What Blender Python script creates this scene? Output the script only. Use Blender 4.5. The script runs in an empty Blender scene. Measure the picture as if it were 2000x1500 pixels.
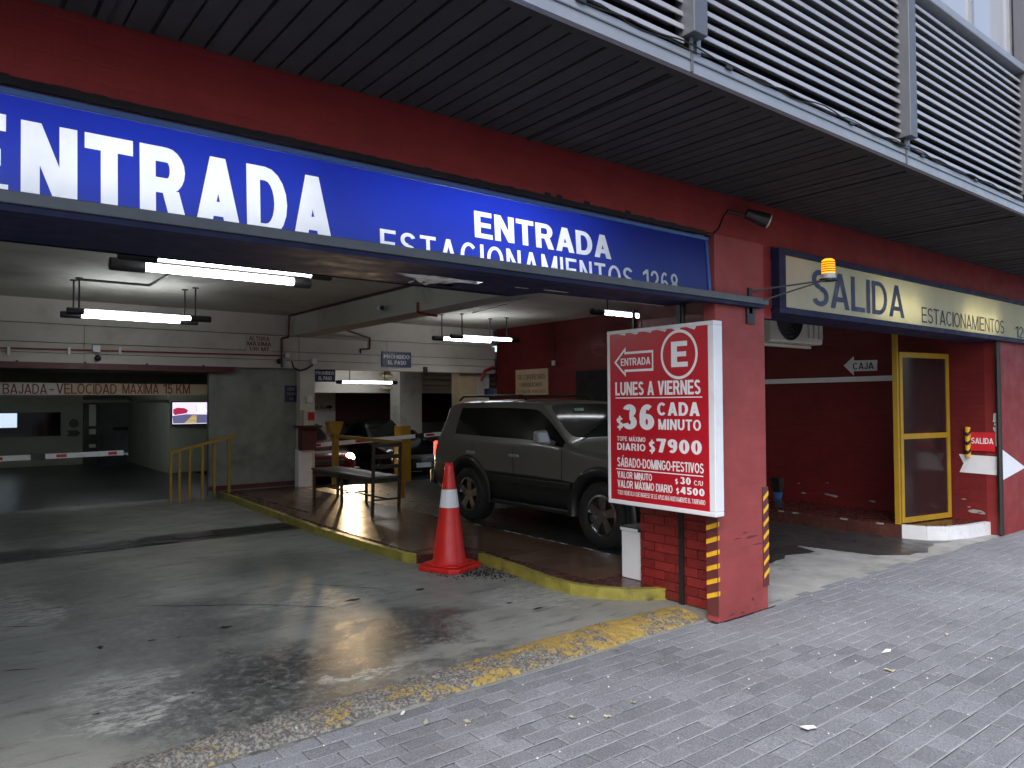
import bpy, bmesh, math, random
from mathutils import Vector, Matrix, geometry
random.seed(7)
sc = bpy.context.scene
col = sc.collection
R = math.radians

# ------------------------------------------------------------------ camera
H, F = 1.62, 1444.87                       # eye height (m), focal length in photo pixels (2000 wide)
yaw, pit, rol = R(38.145), R(1.456), R(-0.321)
CAM = Vector((0, -3.3623, H))
fw = Vector((math.sin(yaw)*math.cos(pit), math.cos(yaw)*math.cos(pit), math.sin(pit)))
rt = fw.cross(Vector((0, 0, 1))).normalized()
up = rt.cross(fw)
rt, up = rt*math.cos(rol)+up*math.sin(rol), -rt*math.sin(rol)+up*math.cos(rol)
cd = bpy.data.cameras.new('camera'); cam = bpy.data.objects.new('camera', cd); col.objects.link(cam)
cd.sensor_width = 36; cd.lens = F/2000*36; cd.clip_end = 3000; cd.clip_start = .05
m = Matrix((rt, up, -fw)).transposed().to_4x4(); m.translation = CAM
cam.matrix_world = m
sc.camera = cam

# ------------------------------------------------------------------ light
SUN_EL, SUN_AZ = R(46), R(236)
w = bpy.data.worlds.new('World'); sc.world = w; w.use_nodes = True
nt = w.node_tree; bg = nt.nodes['Background']
sky = nt.nodes.new('ShaderNodeTexSky'); sky.sky_type = 'NISHITA'; sky.sun_disc = False
sky.sun_elevation = SUN_EL; sky.sun_rotation = SUN_AZ; sky.air_density = 1.0; sky.dust_density = 2.6; sky.ozone_density = 1.2
nt.links.new(sky.outputs[0], bg.inputs[0]); bg.inputs[1].default_value = 0.15
sd = bpy.data.lights.new('sun', 'SUN'); so = bpy.data.objects.new('sun', sd); col.objects.link(so)
sd.energy = 1.5; sd.angle = R(35); sd.color = (1, .96, .92)
sdir = Vector((math.sin(SUN_AZ)*math.cos(SUN_EL), math.cos(SUN_AZ)*math.cos(SUN_EL), math.sin(SUN_EL)))
so.rotation_euler = (-sdir).to_track_quat('-Z', 'Y').to_euler()
vs = sc.view_settings
vs.view_transform = 'Standard'; vs.look = 'None'; vs.gamma = 1; vs.use_curve_mapping = False; vs.exposure = 1.05
cy = sc.cycles; cy.max_bounces = 7; cy.diffuse_bounces = 4; cy.glossy_bounces = 4; cy.transmission_bounces = 4; cy.caustics_reflective = False; cy.caustics_refractive = False; cy.sample_clamp_indirect = 6; cy.adaptive_threshold = .02
TUBE = 9.5          # fluorescent tube emission

# ------------------------------------------------------------------ pixel -> place helpers (photo pixels, 2000 x 1500)
def ray(x, y): return rt*((x-1000)/F)+up*((750-y)/F)+fw
def onp(x, y, ax, v):
    d = ray(x, y); return CAM+d*((v-CAM[ax])/d[ax])
def XP(x, y, v): return onp(x, y, 0, v)
def YP(x, y, v): return onp(x, y, 1, v)
def ZP(x, y, v=0): return onp(x, y, 2, v)

# ------------------------------------------------------------------ materials
class N:
    def __init__(s, name):
        s.m = bpy.data.materials.new(name); s.m.use_nodes = True; s.t = s.m.node_tree; s.b = s.t.nodes['Principled BSDF']
        s.out = s.t.nodes['Material Output']
        s.g = s.t.nodes.new('ShaderNodeNewGeometry'); s.pos = s.g.outputs['Position']
    def n(s, typ, ins=None, **kw):
        nd = s.t.nodes.new(typ)
        for k, v in kw.items(): setattr(nd, k, v)
        for k, v in (ins or {}).items(): s.set(nd, k, v)
        return nd
    def set(s, nd, k, v):
        if isinstance(v, bpy.types.NodeSocket): s.t.links.new(v, nd.inputs[k])
        else: nd.inputs[k].default_value = v
    def noise(s, scale, detail=5, rough=.6, dist=0, vec=None):
        return s.n('ShaderNodeTexNoise', {'Vector': vec or s.pos, 'Scale': scale, 'Detail': detail, 'Roughness': rough, 'Distortion': dist}).outputs[0]
    def ramp(s, v, lo, hi, a=0., b=1., smooth=True):
        nd = s.n('ShaderNodeMapRange', {0: v, 1: lo, 2: hi, 3: a, 4: b}); nd.interpolation_type = 'SMOOTHSTEP' if smooth else 'LINEAR'
        return nd.outputs[0]
    def math(s, op, a, b=0., c=0.): return s.n('ShaderNodeMath', {0: a, 1: b, 2: c}, operation=op).outputs[0]
    def mix(s, f, a, b, mode='MIX'):
        nd = s.n('ShaderNodeMix', data_type='RGBA', blend_type=mode)
        s.set(nd, 0, f); s.set(nd, 6, c4(a)); s.set(nd, 7, c4(b)); return nd.outputs[2]
    def bump(s, h, strength=.3, dist=.01, prev=None):
        nd = s.n('ShaderNodeBump', {'Height': h, 'Strength': strength, 'Distance': dist})
        if prev: s.set(nd, 'Normal', prev)
        return nd.outputs[0]
    def blob(s, cx, cy, rx, ry, soft=.35, warp=None, ang=0):
        sep = s.n('ShaderNodeSeparateXYZ', {0: warp or s.pos})
        dx = s.math('SUBTRACT', sep.outputs[0], cx); dy = s.math('SUBTRACT', sep.outputs[1], cy)
        if ang:
            c, si = math.cos(ang), math.sin(ang)
            dx, dy = s.math('ADD', s.math('MULTIPLY', dx, c), s.math('MULTIPLY', dy, si)), s.math('SUBTRACT', s.math('MULTIPLY', dy, c), s.math('MULTIPLY', dx, si))
        d = s.math('SQRT', s.math('ADD', s.math('POWER', s.math('DIVIDE', dx, rx), 2), s.math('POWER', s.math('DIVIDE', dy, ry), 2)))
        return s.ramp(d, 1-soft, 1+soft, 1, 0)
def c4(c): return c if isinstance(c, bpy.types.NodeSocket) else (tuple(c)+(1,) if len(c) == 3 else tuple(c))

def mat(name, c, rough=.6, metal=0, var=.18, vs=2.5, bump=.0, bs=60, spec=.5, dirt=0, dirtc=(.03, .028, .025), ds=1.3, rvar=.12, rand=0, coat=0):
    q = N(name); b = q.b
    n1 = q.noise(vs, 6, .65)
    f = q.ramp(n1, .25, .75, 1-var, 1+var, False)
    cc = q.mix(1, c, q.n('ShaderNodeCombineColor', {0: f, 1: f, 2: f}).outputs[0], 'MULTIPLY')
    if rand:
        oi = q.n('ShaderNodeObjectInfo'); rf = q.ramp(oi.outputs['Random'], 0, 1, 1-rand, 1+rand, False)
        cc = q.mix(1, cc, q.n('ShaderNodeCombineColor', {0: rf, 1: rf, 2: rf}).outputs[0], 'MULTIPLY')
    if dirt:
        d = q.ramp(q.noise(ds, 8, .72, .3), .5, .72, 0, dirt); cc = q.mix(d, cc, dirtc)
    q.set(b, 'Base Color', cc); b.inputs['Metallic'].default_value = metal
    q.set(b, 'Roughness', q.ramp(q.noise(vs*3, 4), .3, .7, max(.02, rough-rvar), min(1, rough+rvar), False))
    b.inputs['Specular IOR Level'].default_value = spec
    if coat: b.inputs['Coat Weight'].default_value = coat; b.inputs['Coat Roughness'].default_value = .06
    if bump: q.set(b, 'Normal', q.bump(q.noise(bs, 5, .7), bump, .006))
    return q.m

def emit(name, c, s):
    q = N(name); q.b.inputs['Base Color'].default_value = c4(c); q.b.inputs['Emission Color'].default_value = c4(c)
    q.b.inputs['Emission Strength'].default_value = s; return q.m

def brickmat(name, c, axis='xz', bw=.24, bh=.075, bump=.35, dirt=.35, mortar=.82):
    """paint over fine brick courses: relief of the courses, scuffs and soot"""
    q = N(name)
    sep = q.n('ShaderNodeSeparateXYZ', {0: q.pos})
    u_ = sep.outputs[0] if axis[0] == 'x' else sep.outputs[1]
    uv = q.n('ShaderNodeCombineXYZ', {0: u_, 1: sep.outputs[2]}).outputs[0]
    br = q.n('ShaderNodeTexBrick', {'Vector': uv, 'Scale': 1., 'Brick Width': bw, 'Row Height': bh, 'Mortar Size': .006, 'Mortar Smooth': .6,
             'Color1': (1, 1, 1, 1), 'Color2': (.9, .9, .9, 1), 'Mortar': (mortar, mortar, mortar, 1)})
    n1 = q.noise(2.2, 7, .7)
    f = q.ramp(n1, .25, .75, .8, 1.18, False)
    cc = q.mix(1, c, q.n('ShaderNodeCombineColor', {0: f, 1: f, 2: f}).outputs[0], 'MULTIPLY')
    cc = q.mix(1, cc, br.outputs[0], 'MULTIPLY')
    cc = q.mix(q.ramp(q.noise(1.1, 8, .75, .4), .52, .8, 0, dirt), cc, (.04, .02, .02))
    sm_ = q.n('ShaderNodeMapping', {0: q.pos, 3: (3.5, 3.5, 1.1)}).outputs[0]
    cc = q.mix(q.ramp(q.noise(1., 9, .8, .5, sm_), .55, .72, 0, dirt), cc, (.05, .035, .035))
    cc = q.mix(q.ramp(q.noise(26, 3, .7), .72, .76, 0, dirt), cc, (.03, .02, .02))
    q.set(q.b, 'Base Color', cc); q.b.inputs['Specular IOR Level'].default_value = .2
    q.set(q.b, 'Roughness', q.ramp(q.noise(5, 4), .3, .7, .42, .68, False))
    h = q.math('ADD', q.math('MULTIPLY', br.outputs['Fac'], -1.), q.math('MULTIPLY', q.noise(70, 4, .7), .5))
    q.set(q.b, 'Normal', q.bump(h, bump, .006))
    return q.m

RED = (.30, .040, .040)
M = {}
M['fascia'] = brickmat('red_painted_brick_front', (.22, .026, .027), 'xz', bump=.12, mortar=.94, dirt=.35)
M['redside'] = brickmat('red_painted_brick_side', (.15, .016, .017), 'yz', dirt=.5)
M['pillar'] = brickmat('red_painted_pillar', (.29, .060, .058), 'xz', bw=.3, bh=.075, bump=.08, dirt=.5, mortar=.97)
M['brick'] = mat('glossy_red_brick', (.19, .018, .017), .34, var=.25, vs=8, bump=.35, bs=90, dirt=.5, rand=.22)
M['brickjoint'] = mat('dark_red_joint', (.13, .020, .019), .6)
M['maroon'] = mat('maroon_paint', (.10, .022, .022), .5, dirt=.4)
M['soffit'] = mat('dark_bronze_soffit', (.036, .034, .033), .75, spec=.15, var=.12, vs=2, dirt=.2, rand=.1)
M['soffitgap'] = mat('soffit_groove', (.006, .006, .006), .9)
M['alu'] = mat('weathered_aluminium', (.27, .285, .31), .42, metal=.35, var=.12, vs=4, dirt=.35, dirtc=(.2, .2, .22), ds=2.2)
M['mullion'] = mat('grey_blue_mullion', (.10, .108, .125), .45, metal=.2, var=.1, vs=4, dirt=.3, dirtc=(.15, .16, .18), ds=3)
M['blade'] = mat('louvre_aluminium', (.36, .36, .38), .35, metal=.3, var=.1, vs=3, dirt=.25, dirtc=(.3, .3, .34), rand=.12)
M['voidshade'] = mat('painted_void_shade', (.006, .005, .008), .9)  # near-black colour stands in for the shade inside gaps and openings
M['concrete'] = mat('grey_concrete', (.30, .30, .28), .8, bump=.2)
M['ceil'] = mat('off_white_ceiling', (.50, .49, .44), .8, var=.08, vs=1.2, dirt=.6, dirtc=(.20, .19, .165), ds=1.1, bump=.15, bs=18)
M['white'] = mat('grimy_white_paint', (.56, .53, .47), .6, var=.1, vs=1.5, dirt=.4, dirtc=(.25, .22, .18), ds=1.6, bump=.1, bs=30)
M['green'] = mat('grey_green_wall', (.225, .24, .218), .65, var=.35, vs=1.6, dirt=.65, dirtc=(.10, .11, .095), bump=.12, bs=20)
M['screenwall'] = mat('pale_green_wall', (.40, .43, .36), .65, var=.15, vs=1.2, dirt=.3, dirtc=(.2, .22, .18))
M['tan'] = mat('tan_paint', (.55, .44, .27), .55, dirt=.3, dirtc=(.25, .2, .14))
M['darkred'] = mat('dark_red_back_wall', (.13, .018, .02), .6, dirt=.4)
M['black'] = mat('black_paint', (.012, .012, .013), .45, rvar=.08)
M['rubber'] = mat('tyre_rubber', (.014, .014, .014), .8, bump=.1)
M['steel'] = mat('grey_painted_steel', (.085, .092, .105), .5, var=.15, vs=6, dirt=.3, dirtc=(.05, .055, .06))
M['navy'] = mat('navy_paint', (.010, .013, .045), .6, var=.2, spec=.25, dirt=.3, dirtc=(.012, .013, .02))
M['bluetrim'] = mat('blue_trim', (.05, .12, .34), .4, dirt=.3, dirtc=(.05, .06, .09), ds=4)
M['yellow'] = mat('worn_yellow_paint', (.32, .19, .018), .42, var=.2, vs=7, dirt=.5, dirtc=(.18, .12, .03), ds=5)
M['ysign'] = mat('bright_yellow_stripe', (.72, .40, .02), .45, var=.2, vs=12, dirt=.5, dirtc=(.3, .16, .03), ds=9)
M['doorframe'] = mat('yellow_door_frame', (.40, .24, .018), .4, var=.12, vs=5, dirt=.3, dirtc=(.22, .13, .02))
M['cone'] = mat('red_orange_plastic', (.62, .018, .012), .42, var=.15, vs=9, dirt=.55, dirtc=(.26, .02, .016), ds=5)
M['reflect'] = mat('white_reflective_band', (.75, .76, .8), .35, var=.06, dirt=.2, dirtc=(.4, .4, .42), ds=10)
M['signwhite'] = mat('white_sign_frame', (.72, .74, .78), .42, var=.05, vs=5, dirt=.25, dirtc=(.4, .4, .4), ds=4)
M['signred'] = mat('red_sign_face', (.46, .008, .020), .38, var=.08, vs=3, rvar=.06)
M['letterw'] = mat('white_lettering', (.80, .82, .85), .45, var=.03)
M['letternavy'] = mat('navy_lettering', (.012, .018, .075), .45, var=.1)
M['letterk'] = mat('black_lettering', (.012, .012, .02), .5)
M['letterred'] = mat('dark_red_lettering', (.16, .014, .016), .55, var=.25, vs=20)
M['lettertan'] = mat('brown_lettering', (.12, .035, .015), .55, var=.25, vs=20)
M['bluesign'] = mat('blue_sign_face', (.012, .018, .085), .4)
M['cream'] = mat('cream_sign', (.50, .40, .26), .55, dirt=.3, dirtc=(.3, .22, .14))
M['plastic'] = mat('white_plastic', (.70, .72, .76), .35, var=.04, dirt=.15, dirtc=(.45, .45, .45), ds=6)
M['beige'] = mat('beige_metal', (.50, .48, .40), .45, dirt=.3, dirtc=(.25, .23, .18))
M['pipe'] = mat('red_pipe', (.30, .035, .025), .4)
M['wood'] = mat('dark_varnished_wood', (.035, .025, .018), .32, var=.3, vs=9)
M['seat'] = mat('worn_grey_seat', (.08, .09, .08), .3, var=.1, vs=3, rvar=.01)
M['suv'] = mat('grey_green_car_paint', (.125, .122, .110), .30, metal=.1, var=.01, coat=.5, rvar=.005)
M['silver'] = mat('silver_grey_paint', (.36, .37, .38), .35, metal=.3, var=.03, rvar=.04)
M['clad'] = mat('dark_grey_cladding', (.016, .017, .017), .36, var=.1, rvar=.05)
M['carblack'] = mat('black_car_paint', (.010, .010, .012), .2, var=.02, coat=.8, rvar=.03)
M['carred'] = mat('dark_red_car_paint', (.12, .012, .012), .22, var=.02, coat=.8, rvar=.03)
M['glassk'] = mat('tinted_car_glass', (.004, .005, .005), .06, var=0, rvar=.02, spec=.35)
M['wglass'] = mat('windscreen_glass', (.008, .010, .009), .10, var=0, rvar=.02, spec=.14)
M['chrome'] = mat('alloy_metal', (.55, .56, .58), .22, metal=1, var=.08, rvar=.06)
M['lamp'] = mat('lamp_glass', (.5, .5, .5), .1, var=.1, rvar=.03)
M['tail'] = emit('tail_light_red', (1, .03, .02), 4)
M['tube'] = emit('lit_fluorescent_tube', (.93, .97, 1.0), TUBE)
M['amber'] = emit('lit_amber_beacon', (1, .19, .005), 2.2)
M['headlight'] = emit('lit_headlight', (1, .74, .42), 30)
M['ambercap'] = mat('amber_plastic', (.7, .18, .01), .3)
M['paper'] = mat('white_paper', (.7, .7, .68), .7, var=.05)
M['leaf'] = mat('dry_yellow_leaf', (.36, .34, .22), .7, var=.3, vs=40)
M['curtain'] = mat('pale_curtain', (.75, .74, .78), .8, var=.1, vs=8)
M['paneglass'] = mat('window_pane', (.35, .37, .42), .05, var=0, rvar=.02, spec=.8)
M['asphalt'] = mat('asphalt', (.05, .05, .052), .85, bump=.3, bs=120)
M['foil'] = mat('crumpled_pale_foil', (.62, .60, .52), .45, var=.2, vs=12)
M['bucket'] = mat('blue_plastic', (.05, .16, .42), .4)
M['crack'] = mat('crack_dirt', (.012, .012, .011), .9)

def paver_mat():
    q = N('grey_concrete_paver'); oi = q.n('ShaderNodeObjectInfo')
    rf = q.ramp(oi.outputs['Random'], 0, 1, .84, 1.14, False)
    sp = q.ramp(q.noise(95, 6, .9), .36, .66, .35, 1.7, False)
    lg = q.ramp(q.noise(1.3, 6, .7), .3, .75, .75, 1.2, False)
    v = q.math('MULTIPLY', q.math('MULTIPLY', rf, sp), lg)
    cc = q.mix(1, (.185, .196, .214), q.n('ShaderNodeCombineColor', {0: v, 1: v, 2: v}).outputs[0], 'MULTIPLY')
    cc = q.mix(q.ramp(q.noise(420, 2, .6), .70, .76, 0, .6), cc, (.6, .6, .58))
    cc = q.mix(q.ramp(q.noise(.7, 5, .7), .56, .75, 0, .35), cc, (.12, .10, .105))
    q.set(q.b, 'Base Color', cc); q.b.inputs['Roughness'].default_value = .72
    q.set(q.b, 'Normal', q.bump(q.noise(200, 4, .8), .5, .004)); return q.m
M['paver'] = paver_mat()
M['joint'] = mat('sandy_joint', (.33, .34, .36), .9, var=.3, vs=6, bump=.3, bs=150)

def floor_mat():
    """worn sealed concrete: grey-green screed, tyre-black wear, pale peeling patches, damp sheen"""
    q = N('worn_garage_concrete')
    wv = q.n('ShaderNodeTexNoise', {'Vector': q.pos, 'Scale': 2.2, 'Detail': 7, 'Roughness': .7})
    off = q.n('ShaderNodeVectorMath', {0: wv.outputs[1], 1: (.5, .5, .5)}, operation='SUBTRACT').outputs[0]
    off = q.n('ShaderNodeVectorMath', {0: off, 'Scale': 1.5}, operation='SCALE').outputs[0]
    wp = q.n('ShaderNodeVectorMath', {0: q.pos, 1: off}, operation='ADD').outputs[0]
    base = q.mix(q.ramp(q.noise(.9, 6, .65), .3, .7), (.19, .198, .175), (.30, .305, .28))
    # tyre-black wear, where the wheels run
    dark = None
    for (px, py, rx, ry, k) in ((470, 1340, .75, .62, 1.), (330, 1230, .55, .9, .75), (790, 1228, .5, .36, .95), (640, 1290, .6, .3, .85), (560, 1400, .7, .16, .9), (180, 1170, .5, 1.4, .6),
                                (560, 1100, .8, .5, .35), (880, 1290, .55, .12, .6), (60, 1040, .5, 2., .6), (620, 1425, .9, .1, .75)):
        c = ZP(px, py); bl = q.math('MULTIPLY', q.blob(c.x, c.y, rx, ry, .45, wp), k)
        dark = bl if dark is None else q.math('MAXIMUM', dark, bl)
    fine = q.ramp(q.noise(16, 9, .85, .6), .36, .56, .25, 1.15)
    dk = q.math('MULTIPLY', dark, fine)
    cc = q.mix(dk, base, (.035, .038, .040))
    st = q.n('ShaderNodeMapping', {0: q.pos, 3: (1.2, 5.5, 1)}).outputs[0]
    cc = q.mix(q.ramp(q.noise(1.6, 8, .78, .4, st), .52, .66, 0, .7), cc, (.05, .052, .05))
    # pale flakes where the paint has peeled
    pale = None
    for (px, py, rx, ry) in ((225, 1340, .2, .28), (230, 1400, .3, .14), (30, 1190, .25, .7), (1050, 1165, .5, .25), (700, 1310, .3, .1), (640, 1170, .5, .35)):
        c = ZP(px, py); bl = q.blob(c.x, c.y, rx, ry, .5, wp)
        pale = bl if pale is None else q.math('MAXIMUM', pale, bl)
    fl = q.ramp(q.noise(1., 9, .8, .6, q.n('ShaderNodeMapping', {0: q.pos, 2: (0, 0, .5), 3: (9, 22, 1)}).outputs[0]), .44, .56)
    cc = q.mix(q.math('MULTIPLY', pale, fl), cc, (.37, .38, .355))
    cc = q.mix(q.ramp(q.noise(55, 4, .7), .66, .72, 0, .6), cc, (.03, .03, .03))
    gv_ = q.ramp(q.noise(120, 5, .85), .3, .7, .72, 1.28, False)
    cc = q.mix(1, cc, q.n('ShaderNodeCombineColor', {0: gv_, 1: gv_, 2: gv_}).outputs[0], 'MULTIPLY')
    q.set(q.b, 'Base Color', cc)
    r = q.ramp(q.noise(3.5, 6, .7), .3, .7, .46, .66, False)
    q.set(q.b, 'Roughness', q.math('SUBTRACT', r, q.math('MULTIPLY', dk, .2)))
    q.set(q.b, 'Normal', q.bump(q.noise(1., 6, .7, 0, q.n('ShaderNodeMapping', {0: q.pos, 3: (18, 45, 1)}).outputs[0]), .22, .006))
    return q.m
M['floor'] = floor_mat()

def kerb_mat():
    q = N('exposed_aggregate_with_worn_yellow'); sep = q.n('ShaderNodeSeparateXYZ', {0: q.pos})
    ag = q.mix(q.ramp(q.noise(60, 3, .6), .4, .65), (.09, .09, .09), (.27, .26, .23))
    ag = q.mix(q.ramp(q.noise(45, 3, .6), .64, .72), ag, (.5, .49, .47))
    xw = q.ramp(sep.outputs[0], .8, 4.1, .04, .24)
    patch = q.math('ADD', q.ramp(q.noise(3.2, 5, .7), .25, .75, 0, .6, False), xw)
    yl = q.ramp(q.math('ADD', patch, q.math('MULTIPLY', q.noise(30, 6, .8), 1.1)), .98, 1.12)
    cc = q.mix(q.math('MULTIPLY', yl, .85), ag, (.40, .27, .045))
    q.set(q.b, 'Base Color', cc); q.b.inputs['Roughness'].default_value = .8
    q.set(q.b, 'Normal', q.bump(q.noise(55, 5, .8), .8, .012)); return q.m
M['kerb'] = kerb_mat()
M['kerbyel'] = mat('worn_green_yellow_kerb', (.29, .255, .045), .5, var=.35, vs=8, dirt=.95, dirtc=(.055, .052, .03), ds=3.2, bump=.2)
M['kerbwhite'] = mat('worn_white_kerb', (.62, .63, .66), .6, var=.15, dirt=.4, dirtc=(.2, .2, .2), ds=5, bump=.2)
M['tile'] = mat('brown_glazed_tile', (.115, .066, .042), .24, var=.2, vs=3, dirt=.3, dirtc=(.05, .035, .026), ds=1.6, rand=.2, rvar=.03)
M['slab'] = mat('dark_red_screed', (.085, .032, .026), .26, var=.3, vs=4, dirt=.4, rvar=.08)
M['exitfloor'] = mat('dark_oily_floor', (.05, .05, .05), .36, var=.4, vs=2.2, dirt=.6, dirtc=(.016, .016, .016), ds=1.4, bump=.15, bs=30)
M['apron'] = mat('pale_concrete_apron', (.34, .34, .33), .7, var=.3, vs=3, dirt=.7, dirtc=(.10, .10, .09), ds=1.6, bump=.25)
M['rampfloor'] = mat('black_ramp_floor', (.03, .032, .031), .3, var=.3, vs=2, dirt=.4, rvar=.03, bump=.05, bs=40)

def translucent(name, c, k=1.0, gloss=.3):
    q = N(name); q.t.nodes.remove(q.b)
    n1 = q.ramp(q.noise(3, 4), .3, .7, .93, 1.05, False)
    cc = q.mix(1, c, q.n('ShaderNodeCombineColor', {0: n1, 1: n1, 2: n1}).outputs[0], 'MULTIPLY')
    tr = q.n('ShaderNodeBsdfTranslucent', {0: cc}).outputs[0]; df = q.n('ShaderNodeBsdfDiffuse', {0: cc}).outputs[0]
    gl = q.n('ShaderNodeBsdfGlossy', {0: (1, 1, 1, 1), 'Roughness': gloss}).outputs[0]
    mx = q.n('ShaderNodeMixShader', {0: .45, 1: tr, 2: df}).outputs[0]
    mx2 = q.n('ShaderNodeMixShader', {0: .04, 1: mx, 2: gl}).outputs[0]
    q.t.links.new(mx2, q.out.inputs[0]); return q.m
M['bluepanel'] = translucent('blue_translucent_vinyl', (.009, .024, .33))
M['whitepanel'] = translucent('white_translucent_vinyl', (.82, .84, .88))
M['creampanel'] = translucent('cream_translucent_panel', (.74, .70, .50))
M['boxwhite'] = mat('lightbox_inside', (.75, .75, .75), .8, var=.02)

# ------------------------------------------------------------------ mesh helpers
class MB:
    def __init__(s): s.v = []; s.f = []
    def add(s, vs, fs):
        k = len(s.v); s.v += [tuple(v) for v in vs]; s.f += [tuple(i+k for i in f) for f in fs]; return s
    def box(s, x0, x1, y0, y1, z0, z1):
        return s.add([(x0,y0,z0),(x1,y0,z0),(x1,y1,z0),(x0,y1,z0),(x0,y0,z1),(x1,y0,z1),(x1,y1,z1),(x0,y1,z1)],
                     [(0,3,2,1),(4,5,6,7),(0,1,5,4),(1,2,6,5),(2,3,7,6),(3,0,4,7)])
    def poly(s, pts): return s.add(pts, [tuple(range(len(pts)))])
    def prism(s, pts, d):
        n = len(pts); d = Vector(d); a = [Vector(p) for p in pts]
        return s.add(a+[p+d for p in a], [tuple(range(n-1,-1,-1)), tuple(range(n,2*n))]+[(i,(i+1)%n,n+(i+1)%n,n+i) for i in range(n)])
    def cyl(s, a, b, r, n=10, r2=None, cap=True):
        a, b = Vector(a), Vector(b); d = (b-a).normalized(); t = Vector((0,0,1)) if abs(d.z) < .9 else Vector((1,0,0))
        u = d.cross(t).normalized(); v = d.cross(u); r2 = r if r2 is None else r2
        ring = lambda c, q: [c+u*(q*math.cos(2*math.pi*i/n))+v*(q*math.sin(2*math.pi*i/n)) for i in range(n)]
        fs = [(i,(i+1)%n,n+(i+1)%n,n+i) for i in range(n)]
        if cap: fs += [tuple(range(n-1,-1,-1)), tuple(range(n,2*n))]
        return s.add(ring(a,r)+ring(b,r2), fs)
    def tube(s, pts, r, n=8):
        for a, b in zip(pts[:-1], pts[1:]): s.cyl(a, b, r, n)
        return s
    def bar(s, a, b, w, h, upv=(0,0,1)):
        a, b = Vector(a), Vector(b); d = (b-a).normalized(); u = d.cross(Vector(upv)).normalized()*(w/2); v = u.cross(d).normalized()*(h/2)
        q = lambda c: [c-u-v, c+u-v, c+u+v, c-u+v]
        return s.add(q(a)+q(b), [(0,3,2,1),(4,5,6,7),(0,1,5,4),(1,2,6,5),(2,3,7,6),(3,0,4,7)])
    def lathe(s, prof, c, axis='z', n=24):
        c = Vector(c); vs = []
        for (r, h) in prof:
            for i in range(n):
                a = 2*math.pi*i/n; p = (r*math.cos(a), r*math.sin(a), h)
                if axis == 'x': p = (h, p[0], p[1])
                if axis == 'y': p = (p[0], h, p[1])
                vs.append(c+Vector(p))
        m_ = len(prof); fs = [(j*n+i, j*n+(i+1)%n, (j+1)*n+(i+1)%n, (j+1)*n+i) for j in range(m_-1) for i in range(n)]
        return s.add(vs, fs)
    def mesh(s, name, mt, smooth=False):
        me = bpy.data.meshes.new(name); me.from_pydata(s.v, [], s.f); me.update()
        if mt: me.materials.append(M[mt] if isinstance(mt, str) else mt)
        bm = bmesh.new(); bm.from_mesh(me); bmesh.ops.recalc_face_normals(bm, faces=bm.faces); bm.to_mesh(me); bm.free()
        if smooth: me.shade_smooth()
        return me
    def build(s, name, mt, parent=None, smooth=False, bevel=0, **kw):
        return place(name, s.mesh(name, mt, smooth), parent, bevel=bevel, **kw)
def place(name, me, parent=None, loc=None, bevel=0, label=None, cat=None, group=None, kind=None, rot=None):
    o = bpy.data.objects.new(name, me); col.objects.link(o)
    if parent is not None:
        o.parent = parent; o.matrix_parent_inverse = ABS.get(parent.name, Matrix.Identity(4)).inverted()
    mw = Matrix.Identity(4)
    if loc is not None: o.location = loc; mw = Matrix.Translation(Vector(loc))
    if rot is not None: o.rotation_euler = rot
    ABS[o.name] = mw
    if bevel:
        b = o.modifiers.new('bevel', 'BEVEL'); b.width = bevel; b.segments = 2; b.limit_method = 'ANGLE'
    for k, v in (('label', label), ('category', cat), ('group', group), ('kind', kind)):
        if v: o[k] = v
    return o
ABS = {}
def thing(name, label, cat, loc, group=None):
    o = place(name, None, None, loc=loc, label=label, cat=cat, group=group); o.empty_display_size = .1; return o
def box(name, mt, b, parent=None, **kw): return MB().box(*b).build(name, mt, parent, **kw)

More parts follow.
